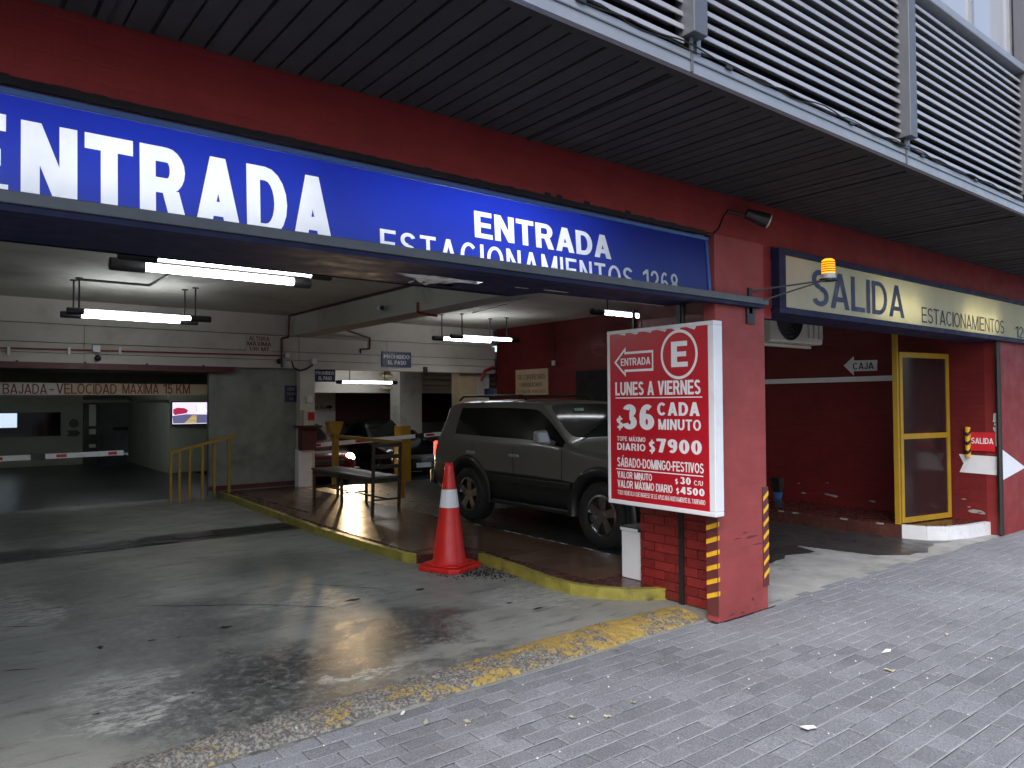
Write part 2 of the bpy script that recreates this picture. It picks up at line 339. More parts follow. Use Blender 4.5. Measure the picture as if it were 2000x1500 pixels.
GLYPHS = {}
def glyph(ch, w, h):
    """block capitals drawn as strokes of weight w (upright) and h (level), merged into one flat outline; cap height 1"""
    key = (ch, round(w, 3))
    if key in GLYPHS: return GLYPHS[key]
    Q = []
    def Vb(x, y0=0., y1=1.): Q.append([(x, y0), (x+w, y0), (x+w, y1), (x, y1)])
    def Hb(x0, x1, y): Q.append([(x0, y), (x1, y), (x1, y+h), (x0, y+h)])
    def Db(x0, y0, x1, y1, k=1.08): Q.append([(x0, y0), (x0+w*k, y0), (x1+w*k, y1), (x1, y1)])
    def Ab(cx, cy, rx, ry, a0, a1):
        n = max(3, int(abs(a1-a0)/17)); pt = lambda r1, r2, t: (cx+r1*math.cos(t), cy+r2*math.sin(t))
        for i in range(n):
            t0, t1 = R(a0+(a1-a0)*i/n), R(a0+(a1-a0)*(i+1)/n)
            Q.append([pt(rx, ry, t0), pt(rx, ry, t1), pt(max(.01, rx-w), max(.01, ry-h), t1), pt(max(.01, rx-w), max(.01, ry-h), t0)])
    base = {'Á': 'A', 'Í': 'I', 'É': 'E', 'Ó': 'O'}.get(ch, ch); W = .7; k = w*1.08
    if base == 'A': W = .80; Db(0, 0, .40-k/2, 1); Db(W-k, 0, .40-k/2, 1); Hb(.2, .6, .2)
    elif base == 'B': W = .71; Vb(0); Hb(0, .42, 1-h); Hb(0, .42, .51-h/2); Hb(0, .42, 0); Ab(.42, .745, .25, .255, -90, 90); Ab(.42, .275, .29, .275, -90, 90)
    elif base == 'C': W = .78; Ab(.40, .5, .40, .5, 42, 318)
    elif base == 'D': W = .75; Vb(0); Hb(0, .34, 1-h); Hb(0, .34, 0); Ab(.34, .5, .41, .5, -90, 90)
    elif base == 'E': W = .66; Vb(0); Hb(0, .64, 1-h); Hb(0, .60, .5-h/2); Hb(0, .66, 0)
    elif base == 'F': W = .60; Vb(0); Hb(0, .60, 1-h); Hb(0, .55, .5-h/2)
    elif base == 'G': W = .80; Ab(.40, .5, .40, .5, 42, 330); Hb(.42, .80, .40); Vb(.80-w, .14, .45)
    elif base == 'H': W = .74; Vb(0); Vb(W-w); Hb(0, W, .5-h/2)
    elif base == 'I': W = w; Vb(0)
    elif base == 'J': W = .54; Vb(W-w, .27, 1); Ab(.27, .28, .27, .28, 180, 360)
    elif base == 'K': W = .76; Vb(0); Db(.10, .36, W-k*1.15, 1, 1.2); Db(W-k*1.12, 0, .24, .55, 1.15)
    elif base == 'L': W = .61; Vb(0); Hb(0, W, 0)
    elif base == 'M': W = .90; Vb(0); Vb(W-w); Db(.45-k/2, 0, .0, 1); Db(.45-k/2, 0, W-k, 1)
    elif base == 'N': W = .75; Vb(0); Vb(W-w); Db(W-k, 0, 0, 1)
    elif base == 'O': W = .82; Ab(.41, .5, .41, .5, 0, 360)
    elif base == 'P': W = .68; Vb(0); Hb(0, .40, 1-h); Hb(0, .40, .40); Ab(.40, .70, .28, .30, -90, 90)
    elif base == 'Q': W = .82; Ab(.41, .5, .41, .5, 0, 360); Db(.66, -.04, .44, .26)
    elif base == 'R': W = .76; Vb(0); Hb(0, .42, 1-h); Hb(0, .42, .40); Ab(.42, .70, .29, .30, -90, 90); Db(W-k*1.05, 0, .34, .44, 1.1)
    elif base == 'S': W = .68; Ab(.34, .732, .325, .268, 22, 270); Ab(.34, .278, .34, .278, -155, 90)
    elif base == 'T': W = .70; Hb(0, W, 1-h); Vb(.35-w/2)
    elif base == 'U': W = .74; Vb(0, .35, 1); Vb(W-w, .35, 1); Ab(.37, .37, .37, .37, 180, 360)
    elif base == 'V': W = .76; Db(.38-k/2, 0, 0, 1); Db(.38-k/2, 0, W-k, 1)
    elif base == 'X': W = .76; Db(0, 0, W-k*1.1, 1, 1.15); Db(W-k*1.1, 0, 0, 1, 1.15)
    elif base == 'Y': W = .74; Vb(.37-w/2, 0, .45); Db(.37-k/2, .40, 0, 1); Db(.37-k/2, .40, W-k, 1)
    elif base == '0': W = .60; Ab(.30, .5, .30, .5, 0, 360)
    elif base == '1': W = .40; Vb(W-w); Q.append([(.0, .70), (W-w*.6, .86), (W-w*.6, 1), (W-w, 1), (.0, .84)])
    elif base == '2': W = .58; Ab(.29, .70, .29, .30, -35, 172); Db(0, h*.6, .58-k*1.25, .58, 1.25); Hb(0, W, 0)
    elif base == '3': W = .58; Ab(.28, .742, .265, .258, -90, 165); Ab(.28, .285, .30, .285, -165, 90)
    elif base == '4': W = .62; Vb(.33); Hb(0, W, .20); Db(0, .24, .33-w*.1, 1, 1.)
    elif base == '5': W = .58; Hb(.07, .54, 1-h); Vb(.07, .46, 1); Ab(.275, .325, .305, .325, -160, 118)
    elif base == '6': W = .58; Ab(.29, .315, .29, .315, 0, 360); Ab(.31, .5, .31, .5, 55, 190)
    elif base == '7': W = .58; Hb(0, W, 1-h); Db(.12, 0, W-k, 1-h*.5)
    elif base == '8': W = .60; Ab(.30, .742, .265, .258, 0, 360); Ab(.30, .285, .30, .285, 0, 360)
    elif base == '9': W = .58; Ab(.29, .685, .29, .315, 0, 360); Ab(.27, .5, .31, .5, -125, 10)
    elif base == '$': W = .66; Ab(.33, .70, .315, .25, 22, 270); Ab(.33, .30, .33, .27, -155, 90); Q.append([(.33-w*.3, -.10), (.33+w*.3, -.10), (.33+w*.3, 1.08), (.33-w*.3, 1.08)])
    elif base == '-': W = .32; Hb(0, W, .36)
    elif base == '.': W = w; Q.append([(0, 0), (w, 0), (w, h*1.1), (0, h*1.1)])
    elif base == '/': W = .36; Db(0, 0, .36-w*.7, 1, .7)
    else: W = .34
    if base != ch: Q.append([(W/2-.03, 1.06), (W/2+.10, 1.06), (W/2+.24, 1.26), (W/2+.08, 1.26)])
    V, Fo = [], []
    if Q:
        vv, ff = [], []
        for p in Q:
            ar = sum(p[i-1][0]*p[i][1]-p[i][0]*p[i-1][1] for i in range(len(p)))
            if ar < 0: p.reverse()
            k0 = len(vv); vv += [Vector(c) for c in p]; ff.append(tuple(range(k0, k0+len(p))))
        r = geometry.delaunay_2d_cdt(vv, [], ff, 0, 1e-5); tri = []
        for p in Q: tri += [(Vector(p[0]), Vector(p[i]), Vector(p[i+1])) for i in range(1, len(p)-1)]
        V = [(v.x, v.y) for v in r[0]]
        for f_ in r[2]:
            c = sum((r[0][i] for i in f_), Vector((0, 0)))/len(f_)
            if any(geometry.intersect_point_tri_2d(c, *t) for t in tri): Fo.append(tuple(f_))
    GLYPHS[key] = (V, Fo, W); return GLYPHS[key]
def text_data(body, bold=.012, spacing=1., res=3):
    w = min(.245, .115+bold*2.6); h = w*.80; gap = .085+(spacing-1)*.8; x = 0; vs, fs = [], []
    for ch in body:
        V, Fo, W = glyph(ch, w, h); k = len(vs)
        vs += [(x+a, b) for a, b in V]; fs += [tuple(i+k for i in f_) for f_ in Fo]; x += W+gap
    x -= gap
    return [(a/x, b) for a, b in vs], fs
def text(body, P0, U, V, mt, parent, bold=.012, spacing=1., name='lettering', label=None):
    """lettering fitted to the rectangle P0, P0+U, P0+V"""
    P0, U, V = Vector(P0), Vector(U), Vector(V)
    vs, fs = text_data(body, bold, spacing)
    mb = MB(); mb.v = [tuple(P0+U*a+V*b) for a, b in vs]; mb.f = fs
    me = bpy.data.meshes.new(name); me.from_pydata(mb.v, [], mb.f); me.materials.append(M[mt]); me.update()
    return place(name, me, parent, label=label)

# ================================================================== SETTING: ground
gb = MB().poly([(-300, -300, -.16), (300, -300, -.16), (300, 300, -.16), (-300, 300, -.16)])
gb.build('ground', 'asphalt', kind='structure')
box('road', 'asphalt', (-120, 120, -14, -5.2, -.15, -.12), kind='structure')
walk = MB().box(-40, 60, -5.0, .10, -.15, -.022).build('sidewalk', 'joint', kind='structure')
box('kerb', 'concrete', (-40, 60, -5.2, -5.0, -.15, .0), kind='structure')
# pavers 0.2 x 0.1 laid in running bond along the front
pm = MB(); L_, W_ = .1935, .0985
pm.add([(-L_/2,-W_/2,-.03),(L_/2,-W_/2,-.03),(L_/2,W_/2,-.03),(-L_/2,W_/2,-.03),(-L_/2,-W_/2,-.003),(L_/2,-W_/2,-.003),(L_/2,W_/2,-.003),(-L_/2,W_/2,-.003),
        (-L_/2+.004,-W_/2+.004,0),(L_/2-.004,-W_/2+.004,0),(L_/2-.004,W_/2-.004,0),(-L_/2+.004,W_/2-.004,0)],
       [(8,9,10,11)]+[(i,(i+1)%4,4+(i+1)%4,4+i) for i in range(4)]+[(4+i,4+(i+1)%4,8+(i+1)%4,8+i) for i in range(4)])
pavm = pm.mesh('paver', 'paver')
spots = []; roff = [random.uniform(-.03, .03) for _ in range(40)]
for j in range(27):
    y = .045-j*.1045
    for i in range(-8, 80):
        x = i*.2+(.1 if j % 2 else 0)+roff[j]
        if 4.42 < x < 5.28 and y > .0: continue
        q = Vector((x, y, 0))-CAM; dz = q.dot(fw)
        vis = dz > .3 and -1040 < F*q.dot(rt)/dz < 1060 and F*q.dot(up)/dz > -800
        if vis: spots.append((dz, x, y))
        elif x < 12: spots.append((99, x, y))
spots.sort()
rest = MB()
for k, (dz, x, y) in enumerate(spots):
    z = random.uniform(-.004, .003); a = random.uniform(-.012, .012)
    if k < 300:
        place('paver', pavm, walk, loc=(x, y, z), rot=(random.uniform(-.018, .018), random.uniform(-.012, .012), a))
    else:
        tl = random.uniform(-.015, .015); rest.add([(x+v[0], y+v[1], z+v[2]+tl*v[1]) for v in pm.v], pm.f)
rest.build('paver', 'paver', walk, kind='stuff')
jt = MB()
for j in range(28):
    y = .045+.05225-j*.1045
    for i in range(-8, 70):
        if random.random() < .12 or (4.42 < i*.2 < 5.28 and y > -.01): continue
        a = random.uniform(.0022, .0042); jt.poly([(i*.2, y-a, -.002), (i*.2+.2, y-a, -.002), (i*.2+.2, y+a, -.0025), (i*.2, y+a, -.0025)])
jt.build('joint_sand', 'joint', walk, kind='stuff')

# garage floors
fl = MB().box(-1.6, 5.5, .1, 10.3, -.15, 0).build('garage_floor', 'floor', kind='structure')
box('ramp_floor', 'rampfloor', (-1.6, 5.0, 10.3, 25, -.15, -.004), kind='structure')
ex = MB()
pr = [(0.1, -.004), (10.2, -.004), (11.9, -.2), (20.5, -.2)]
for (ya, za), (yb, zb) in zip(pr[:-1], pr[1:]):
    ex.add([(5.0, ya, za), (13, ya, za), (13, yb, zb), (5.0, yb, zb)], [(0, 1, 2, 3)])
ex.build('exit_lane_floor', 'exitfloor', kind='structure')
ap = MB(); xs = [5.19+i*(10.4-5.19)/36 for i in range(37)]
bnd = sorted(((ZP(*p).x, ZP(*p).y) for p in ((1515,1060),(1600,1074),(1700,1086),(1775,1086),(1830,1066),(1842,1058))), key=lambda t: t[0])
for a, b in zip(xs[:-1], xs[1:]):
    def e(x):
        yv = bnd[0][1] if x < bnd[0][0] else bnd[-1][1]
        for (xa, ya), (xb, yb) in zip(bnd[:-1], bnd[1:]):
            if xa <= x <= xb: yv = ya+(yb-ya)*(x-xa)/(xb-xa+1e-9)
        return max(.1, yv+.05*math.sin(x*7.3)+.03*math.sin(x*17))
    f0 = lambda x: .02+.015*math.sin(x*5.7)
    ap.add([(a, f0(a), .001), (b, f0(b), .001), (b, e(b), .001), (a, e(a), .001)], [(0, 1, 2, 3)])
apo = ap.build('exit_apron', 'apron', kind='structure')
for (x0, x1, y0, y1) in ((5.3, 6.2, .95, 1.12), (5.3, 5.75, .52, .62)):
    MB().poly([(x0, y0, .005), (x1, y0+.04, .005), (x1-.1, y1, .005), (x0, y1, .005)]).build('painted_marking', 'yellow', apo)
# cracks and chips in the garage floor
def crack(pts, w0):
    mb = MB(); P = []
    for (a, b) in zip(pts[:-1], pts[1:]):
        for t in range(5): P.append(a.lerp(b, t/5)+Vector((random.uniform(-.012, .012), random.uniform(-.012, .012), 0)))
    P.append(pts[-1]); n = len(P)
    vs_ = []
    for i, p in enumerate(P):
        w_ = w0*(.25+random.random())*min(1, 6*i/n+.05, 6*(n-1-i)/n+.05)
        vs_ += [(p.x, p.y-w_, .0025), (p.x, p.y+w_, .0025)]
    mb.add(vs_, [(2*i, 2*i+2, 2*i+3, 2*i+1) for i in range(n-1)]); mb.build('floor_crack', 'crack', fl)
for line, w_ in (([(230,1184),(330,1184),(520,1182),(575,1184),(640,1186),(705,1205)], .010), ([(0,1225),(90,1222)], .012), ([(55,1194),(130,1185)], .01),
                 ([(140,1038),(300,1046)], .014), ([(590,1140),(750,1150)], .01), ([(0,1310),(80,1308)], .008)):
    crack([ZP(*p) for p in line], w_)
for (px, py, rx, ry) in ((440,1226,.07,.04),(690,1172,.09,.04),(820,1152,.07,.04),(1050,1189,.08,.025),(195,1265,.03,.05),(295,1252,.03,.02),(190,1395,.03,.015),(350,1245,.02,.015),(995,1178,.04,.02),(965,1150,.02,.01)):
    c = ZP(px, py); n = 11
    MB().poly([(c.x+rx*math.cos(2*math.pi*i/n)*random.uniform(.35, 1.1), c.y+ry*math.sin(2*math.pi*i/n)*random.uniform(.4, 1.1), .0035) for i in range(n)]).build('floor_chip', 'crack', fl)
# drain channel across the entry lane
dr = thing('drain_channel', 'dark trench drain with flush covers crossing the entry lane', 'drain', (2, 6.25, 0))
MB().poly([(-1.6, 5.85, .004), (3.8, 5.95, .004), (3.8, 6.55, .004), (-1.6, 6.62, .004)]).build('trench_surround', 'rampfloor', dr)
for i in range(11):
    x = -1.5+i*.48; MB().box(x, x+.46, 6.1, 6.4, .0, .012).build('cover', 'clad', dr, bevel=.004)
for (px, py, l) in ((205, 1074, .42), (325, 1058, .25)):
    c = ZP(px, py, .014); MB().box(c.x-l/2, c.x+l/2, c.y-.03, c.y+.03, .013, .018).build('worn_edge', 'steel', dr)
# rough threshold hump with worn yellow paint
th = MB(); nx, ny = 520, 18; x0, x1 = -1.6, 4.54
from mathutils import noise as mnoise
for i in range(nx+1):
    x = x0+(x1-x0)*i/nx
    e0 = .115+.02*mnoise.noise(Vector((x*3, 0, 0)))+.012*mnoise.noise(Vector((x*17, 3, 0))); e1 = .44+.09*min(1, max(0, (x-1.5)/2))+.03*mnoise.noise(Vector((x*2.5, 5, 0)))
    if x < 1.5: e1 -= .1*(1.5-x)/1.5
    for j in range(ny+1):
        t = j/ny; y = e0+(e1-e0)*t
        z = .04*math.sin(math.pi*min(1, t*1.02))**.7 if 0 < t < 1 else -.012
        z += .014*mnoise.noise(Vector((x*22, y*22, 0)))+.009*mnoise.noise(Vector((x*55, y*55, 2)))+.012*mnoise.noise(Vector((x*5, y*5, 7)))
        th.v.append((x, y, z))
th.f = [(i*(ny+1)+j, (i+1)*(ny+1)+j, (i+1)*(ny+1)+j+1, i*(ny+1)+j+1) for i in range(nx) for j in range(ny)]
th.build('threshold_kerb', 'kerb', kind='structure', smooth=True)

# walkway island between the lanes (glazed tiles, yellow kerb)
out = [(3.98, 10.1), (3.95, 9.0), (3.86, 7.0), (3.78, 5.5), (3.80, 4.0), (3.82, 3.32), (3.88, 3.16), (4.32, 3.06), (4.40, 2.8), (4.35, 2.2), (4.26, 1.6), (4.27, 1.28), (4.36, 1.04), (4.48, .87), (4.62, .75), (4.80, .66)]
rightE = [(4.80, .96), (5.2, 1.0), (5.43, 1.12), (5.43, 10.1)]
isl = MB().prism([(x, y, -.1) for x, y in out+rightE], (0, 0, .184)).build('walkway_island', 'slab', kind='structure')
kb = MB(); n = len(out)
def offs(i, d):
    a = Vector(out[max(0, i-1)]+(0,)); b = Vector(out[min(n-1, i+1)]+(0,)); t = (b-a).normalized(); nn = Vector((-t.y, t.x, 0)); p = Vector(out[i]+(0,))
    return p+nn*d
for i in range(n-1):
    if 6 <= i <= 7: continue          # broken away where the cone stands
    A0, A1, B0, B1 = offs(i, -.012), offs(i, .055), offs(i+1, -.012), offs(i+1, .055)
    z0, z1 = -.1, .093
    kb.add([(p.x, p.y, z) for p in (A0, B0, B1, A1) for z in (z0, z1)], [(0, 2, 3, 1), (1, 3, 5, 7), (4, 6, 7, 5), (0, 1, 7, 6), (2, 4, 5, 3)])
kb.build('kerb_edge', 'kerbyel', isl)
tm = MB().box(-.148, .148, -.148, .148, 0, .006).mesh('tile', 'tile')
def leftx(y):
    for (xa, ya), (xb, yb) in zip(out[:-1], out[1:]):
        if yb <= y <= ya: return xa+(xb-xa)*(y-ya)/(yb-ya+1e-9)
    return 9
for i in range(6):
    for j in range(31):
        x, y = 5.43-.16-i*.3, 10.0-.17-j*.3
        if y < 1.3: continue
        if x-.15 > max(leftx(y-.15), leftx(y+.15))+.075: place('tile', tm, isl, loc=(x, y, .084+random.uniform(-.001, .001)), rot=(random.uniform(-.006, .006), random.uniform(-.006, .006), 0))
ew = MB()
for k in range(46):
    y = 1.2+k*.2
    if random.random() < .5: ew.box(5.412, 5.4335, y, y+random.uniform(.04, .14), .07, .0915)
ew.build('worn_edge_paint', 'kerbwhite', isl)
# gravel where the kerb has crumbled
gv = MB()
for k in range(420):
    a = random.gauss(0, 1); b = random.gauss(0, 1); x = 4.14+a*.13+.10*b; y = 2.42-a*.15+.10*b; r = random.uniform(.004, .014)
    p = [Vector((random.uniform(-r, r), random.uniform(-r, r), 0)) for _ in range(3)]
    gv.add([(x+r, y, 0), (x-r*.6, y+r, 0), (x-r*.4, y-r, 0), (x+p[0].x*.3, y+p[0].y*.3, r*.8)], [(0, 1, 3), (1, 2, 3), (2, 0, 3)])
gv.build('gravel', 'crack', kind='stuff', label='dark crumbled gravel on the floor in front of the cone', cat='gravel')

# walkway along the red wall of the exit lane
wk = [(9.0, 10.0), (9.0, .95), (9.03, .70), (9.12, .46), (9.3, .30), (9.6, .20), (10.06, .13)]
wko = MB().prism([(x, y, -.1) for x, y in wk+[(10.06, 10.0)]], (0, 0, .25)).build('wall_walkway', 'slab', kind='structure')
kw_ = MB()
for i in range(2, 6):
    a, b = Vector(wk[i]+(0,)), Vector(wk[i+1]+(0,)); t = (b-a).normalized(); nn = Vector((-t.y, t.x, 0))*.055
    kw_.add([(p.x, p.y, z) for p in (a-nn*.12, b-nn*.12, b+nn, a+nn) for z in (-.02, .154)], [(0, 2, 3, 1), (1, 3, 5, 7), (4, 6, 7, 5), (0, 1, 7, 6), (2, 4, 5, 3)])
kw_.build('kerb_edge', 'kerbwhite', wko)
ew = MB()
for k in range(40):
    y = .9+k*.22
    if random.random() < .6: ew.box(8.997, 9.008, y, y+random.uniform(.04, .14), .135, .1525)
ew.build('worn_edge_paint', 'concrete', wko)

# ================================================================== BUILDING
bd = thing('parking_building', 'parking garage building with red painted front, dark slatted soffit and grey louvres', 'building', (5, 0, 0))
X0, X1 = -2.6, 14.
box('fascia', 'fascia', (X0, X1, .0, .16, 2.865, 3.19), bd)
# ragged near-black strip painting the shade of the gap above the blue sign
rg = MB()
for k in range(150):
    x = X0+k*.047; h = .006+.012*abs(mnoise.noise(Vector((x*9, 0, 0))))+(.02 if random.random() < .06 else 0)
    if x < 4.5: rg.box(x, x+.047, -.004, .02, 2.845, 2.866+h)
rg.build('ragged_gap_shade', 'voidshade', bd)
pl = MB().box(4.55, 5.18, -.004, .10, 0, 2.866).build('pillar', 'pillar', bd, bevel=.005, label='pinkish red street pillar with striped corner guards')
for (px, py, a_, b_) in ((1468, 1048, .10, .012), (1455, 1040, .05, .006), (1480, 1062, .07, .008), (1440, 1052, .05, .005), (1470, 1170, .02, .014), (1430, 1200, .05, .006), (1490, 1012, .04, .004), (1450, 1196, .03, .01)):
    c = YP(px, py, -.005); n = 10
    MB().poly([(c.x+a_*math.cos(2*math.pi*i/n)*random.uniform(.5, 1), -.0062, c.z+b_*math.sin(2*math.pi*i/n)*random.uniform(.5, 1)) for i in range(n)]).build('scuff', 'maroon', pl)
box('pillar_core', 'brickjoint', (4.772, 5.17, .1, .93, 0, 2.9), bd)
# bricks of the pillar's side, in two panels either side of a black downpipe
bks = MB().box(-.014, .014, -.108, .108, -.034, .034).mesh('brick', 'brick')
pc = bd
side = place('brick_side', MB().box(4.768, 4.776, .1, .94, 0, 2.9).mesh('brick_side', 'brickjoint'), bd)
for k in range(31):
    z = .045+k*.0745
    offb = .11 if k % 2 else 0
    for j in range(-1, 5):
        y0 = max(.105, .12+j*.2225+offb-.11); y1 = min(.935, .12+j*.2225+offb+.105)
        if y1-y0 < .03: continue
        if y1-y0 > .2: place('brick', bks, side, loc=(4.768+random.uniform(-.002, .003), (y0+y1)/2, z))
        else: MB().box(-.014, .014, -(y1-y0)/2, (y1-y0)/2, -.034, .034).build('brick', 'brick', side, loc=(4.768+random.uniform(-.002, .003), (y0+y1)/2, z))
box('downpipe', 'black', (4.735, 4.752, .47, .515, .0, 2.8), bd)
# corner guards with slanted yellow stripes
gl = box('corner_guard', 'maroon', (4.543, 4.5495, -.006, .094, .05, .97), bd)
gr = box('corner_guard', 'maroon', (5.115, 5.187, -.0115, -.0045, .18, .95), bd)
for k in range(9):
    z = .16+k*.101
    MB().prism([(4.5425, .093, z), (4.5425, .0, z+.035), (4.5425, .0, z+.07), (4.5425, .093, z+.035)], (-.003, 0, 0)).build('stripe', 'ysign', gl)
    MB().prism([(4.544, -.0065, z+.036), (4.562, -.0065, z+.043), (4.562, -.0065, z+.073), (4.544, -.0065, z+.071)], (0, -.003, 0)).build('stripe', 'ysign', gl)
for k in range(7):
    z = .24+k*.1
    MB().prism([(5.118, -.012, z), (5.185, -.012, z+.045), (5.185, -.012, z+.078), (5.118, -.012, z+.032)], (0, -.003, 0)).build('stripe', 'ysign', gr)
# soffit
sf = box('soffit', 'soffitgap', (X0, X1, -1.15, -.0, 3.186, 3.29), bd)
sm = MB().box(-.046, .046, -.555, .53, -.006, .006).mesh('slat', 'soffit')
for k in range(int((X1-X0)/.1065)):
    x = X0+.06+k*.1065
    place('slat', sm, sf, loc=(x+random.uniform(-.003, .003), -.555, 3.178+random.uniform(-.002, .002)), rot=(random.uniform(-.003, .003), random.uniform(-.02, .02), random.uniform(-.003, .003)))
box('edge_strip', 'soffit', (X0, X1, -1.155, -1.112, 3.168, 3.185), sf)
for x in (.55, 2.755, 4.96, 7.165, 9.37): box('panel_seam', 'soffitgap', (x-.006, x+.006, -1.11, -.02, 3.166, 3.171), sf)
# louvre band, mullions, sill, windows above
lv_base = box('channel', 'alu', (X0, X1, -1.185, -1.155, 3.168, 3.262), bd)
box('channel_lip', 'steel', (X0, X1, -1.191, -1.186, 3.222, 3.228), lv_base)
MX = [-1.655, .55, 2.755, 4.96, 7.165, 9.37, 11.575]
for (zz, ph, rr_) in ((3.270, 0, .004), (3.264, 2, .003)):
    pts = [(1.0+k*.085, -1.192-.004*math.sin(k*.9+ph), zz+.022*abs(math.sin(k*.23+ph))**3+.006*math.sin(k*1.3+ph)) for k in range(95)]
    MB().tube(pts, rr_, 5).build('loose_wire', 'black', lv_base)
for x in (2.05, 3.05, 4.25, 5.2, 6.1):
    MB().box(x, x+.05, -1.198, -1.186, 3.258, 3.272).build('wire_clip', 'black', lv_base)
bx = box('louvre_backing', 'voidshade', (X0, X1, -1.02, -1.0, 3.26, 4.36), bd)
for i, x in enumerate(MX):
    box('mullion', 'mullion', (x+.0, x+.10, -1.235, -1.13, 3.335, 7.0), bd, bevel=.004)
    box('mullion_foot', 'steel', (x+.03, x+.045, -1.192, -1.18, 3.168, 3.34), bd)
for i in range(len(MX)-1):
    a, b = MX[i]+.10, MX[i+1]
    lv = box('louvre_panel', 'alu', (a, a+.03, -1.17, -1.04, 3.262, 4.36), bd)
    n_ = 16
    bl = MB().add([(a+.03, -1.165, -.016), (b, -1.165, -.016), (b, -1.06, .036), (a+.03, -1.06, .036), (a+.03, -1.165, -.010), (b, -1.165, -.010), (b, -1.06, .042), (a+.03, -1.06, .042), (a+.03,-1.172,-.030),(b,-1.172,-.030),(b,-1.165,-.030),(a+.03,-1.165,-.030),(a+.03,-1.172,-.008),(b,-1.172,-.008)],
                  [(0,3,2,1),(4,5,6,7),(1,2,6,5),(2,3,7,6),(3,0,4,7),(8,9,13,12),(8,11,10,9),(12,13,5,4),(11,0,1,10)]).mesh('blade', 'blade')
    for k in range(n_): place('blade', bl, lv, loc=(0, random.uniform(-.003, .003), 3.33+k*.0655+random.uniform(-.003, .003)))
box('window_sill', 'alu', (X0, X1, -1.21, -1.0, 4.36, 4.42), bd, bevel=.006)
for i in range(len(MX)-1):
    a, b = MX[i]+.10, MX[i+1]
    wf = MB().box(a, a+.05, -1.12, -1.06, 4.42, 6.4).box(b-.05, b, -1.12, -1.06, 4.42, 6.4).box(a+.05, b-.05, -1.12, -1.06, 4.42, 4.47).box((a+b)/2+.2, (a+b)/2+.25, -1.12, -1.06, 4.47, 6.4).build('window', 'alu', bd)
    box('pane', 'paneglass', (a+.05, b-.05, -1.098, -1.092, 4.47, 6.4), wf)
    cu = MB(); nn = 40
    for k in range(nn+1):
        x = a+.05+(b-a-.1)*k/nn; y = -1.02+.018*math.sin(k*1.7); cu.v += [(x, y, 4.45), (x, y, 6.4)]
    cu.f = [(2*k, 2*k+2, 2*k+3, 2*k+1) for k in range(nn)]; cu.build('curtain', 'curtain', wf, smooth=True)
box('upper_floors', 'concrete', (X0, X1, -.98, 26, 3.42, 8.5), bd)
box('slab_edge', 'concrete', (X0, X1, -.9, .0, 3.30, 3.42), bd)
# interior shell
box('ceiling', 'ceil', (X0, X1, .16, 10.3, 3.28, 3.42), bd)
box('pillar_return', 'fascia', (5.181, 5.285, .0, .155, 2.28, 2.864), bd)
box('header', 'concrete', (5.18, X1, .16, .3, 2.5, 3.28), bd)
box('beam', 'ceil', (5.24, 5.62, .3, 10.05, 2.88, 3.28), bd)
box('side_wall', 'green', (-1.75, -1.6, .16, 25, 0, 3.42), bd)
box('front_return', 'fascia', (X0, -1.6, .0, .16, 0, 2.865), bd)
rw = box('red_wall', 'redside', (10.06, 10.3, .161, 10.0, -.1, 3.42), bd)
box('front_wall', 'fascia', (10.06, X1, -.003, .16, 0, 2.866), bd)
# scuffed patches of bare plaster on the red wall
for (px, py, r_) in ((1615,965,.03),(1627,968,.05),(1570,963,.03),(1705,979,.03),(1560,944,.015),(1616,943,.012),(1883,975,.02),(1893,990,.015),(1905,999,.06),(1918,1002,.04)):
    c = XP(px, py, 10.057); n = 9
    MB().poly([(10.0565, c.y+r_*2*math.cos(2*math.pi*i/n)*random.uniform(.4, 1), max(.152, c.z+r_*.5*math.sin(2*math.pi*i/n)*random.uniform(.4, 1))) for i in range(n)]).build('bare_plaster', 'concrete', rw)
for k in range(7):
    c = XP(1946+random.uniform(-3, 3), 812+k*9, 10.055); r_ = random.uniform(.03, .055); n = 9
    MB().poly([(10.0555-.0004*k, c.y+r_*math.cos(2*math.pi*i/n)*random.uniform(.5, 1), c.z+r_*math.sin(2*math.pi*i/n)*random.uniform(.5, 1)) for i in range(n)]).build('bare_plaster', 'signwhite', rw)
# boarded cross-beam at the back of the entry bay
cb = box('cross_beam', 'white', (-1.6, 10.06, 10.12, 10.3, 2.9, 3.28), bd)
for (za, zb, yf, xa) in ((2.60, 2.885, 10.06, -1.6), (2.44, 2.593, 10.068, -1.6), (2.285, 2.433, 10.06, -1.6)):
    for (a, b) in ((xa, 1.9), (1.905, 5.44), (5.445, 7.3), (7.305, 10.055)): box('board', 'white', (a, b, yf, 10.25, za, zb), cb, bevel=.004)
box('maroon_lintel', 'maroon', (-1.6, 4.24, 10.0, 10.2, 2.19, 2.284), bd)
for x in (1.0, 1.9, 2.8, 3.7): box('bolt', 'maroon', (x, x+.03, 10.02, 10.06, 2.284, 2.305), bd)
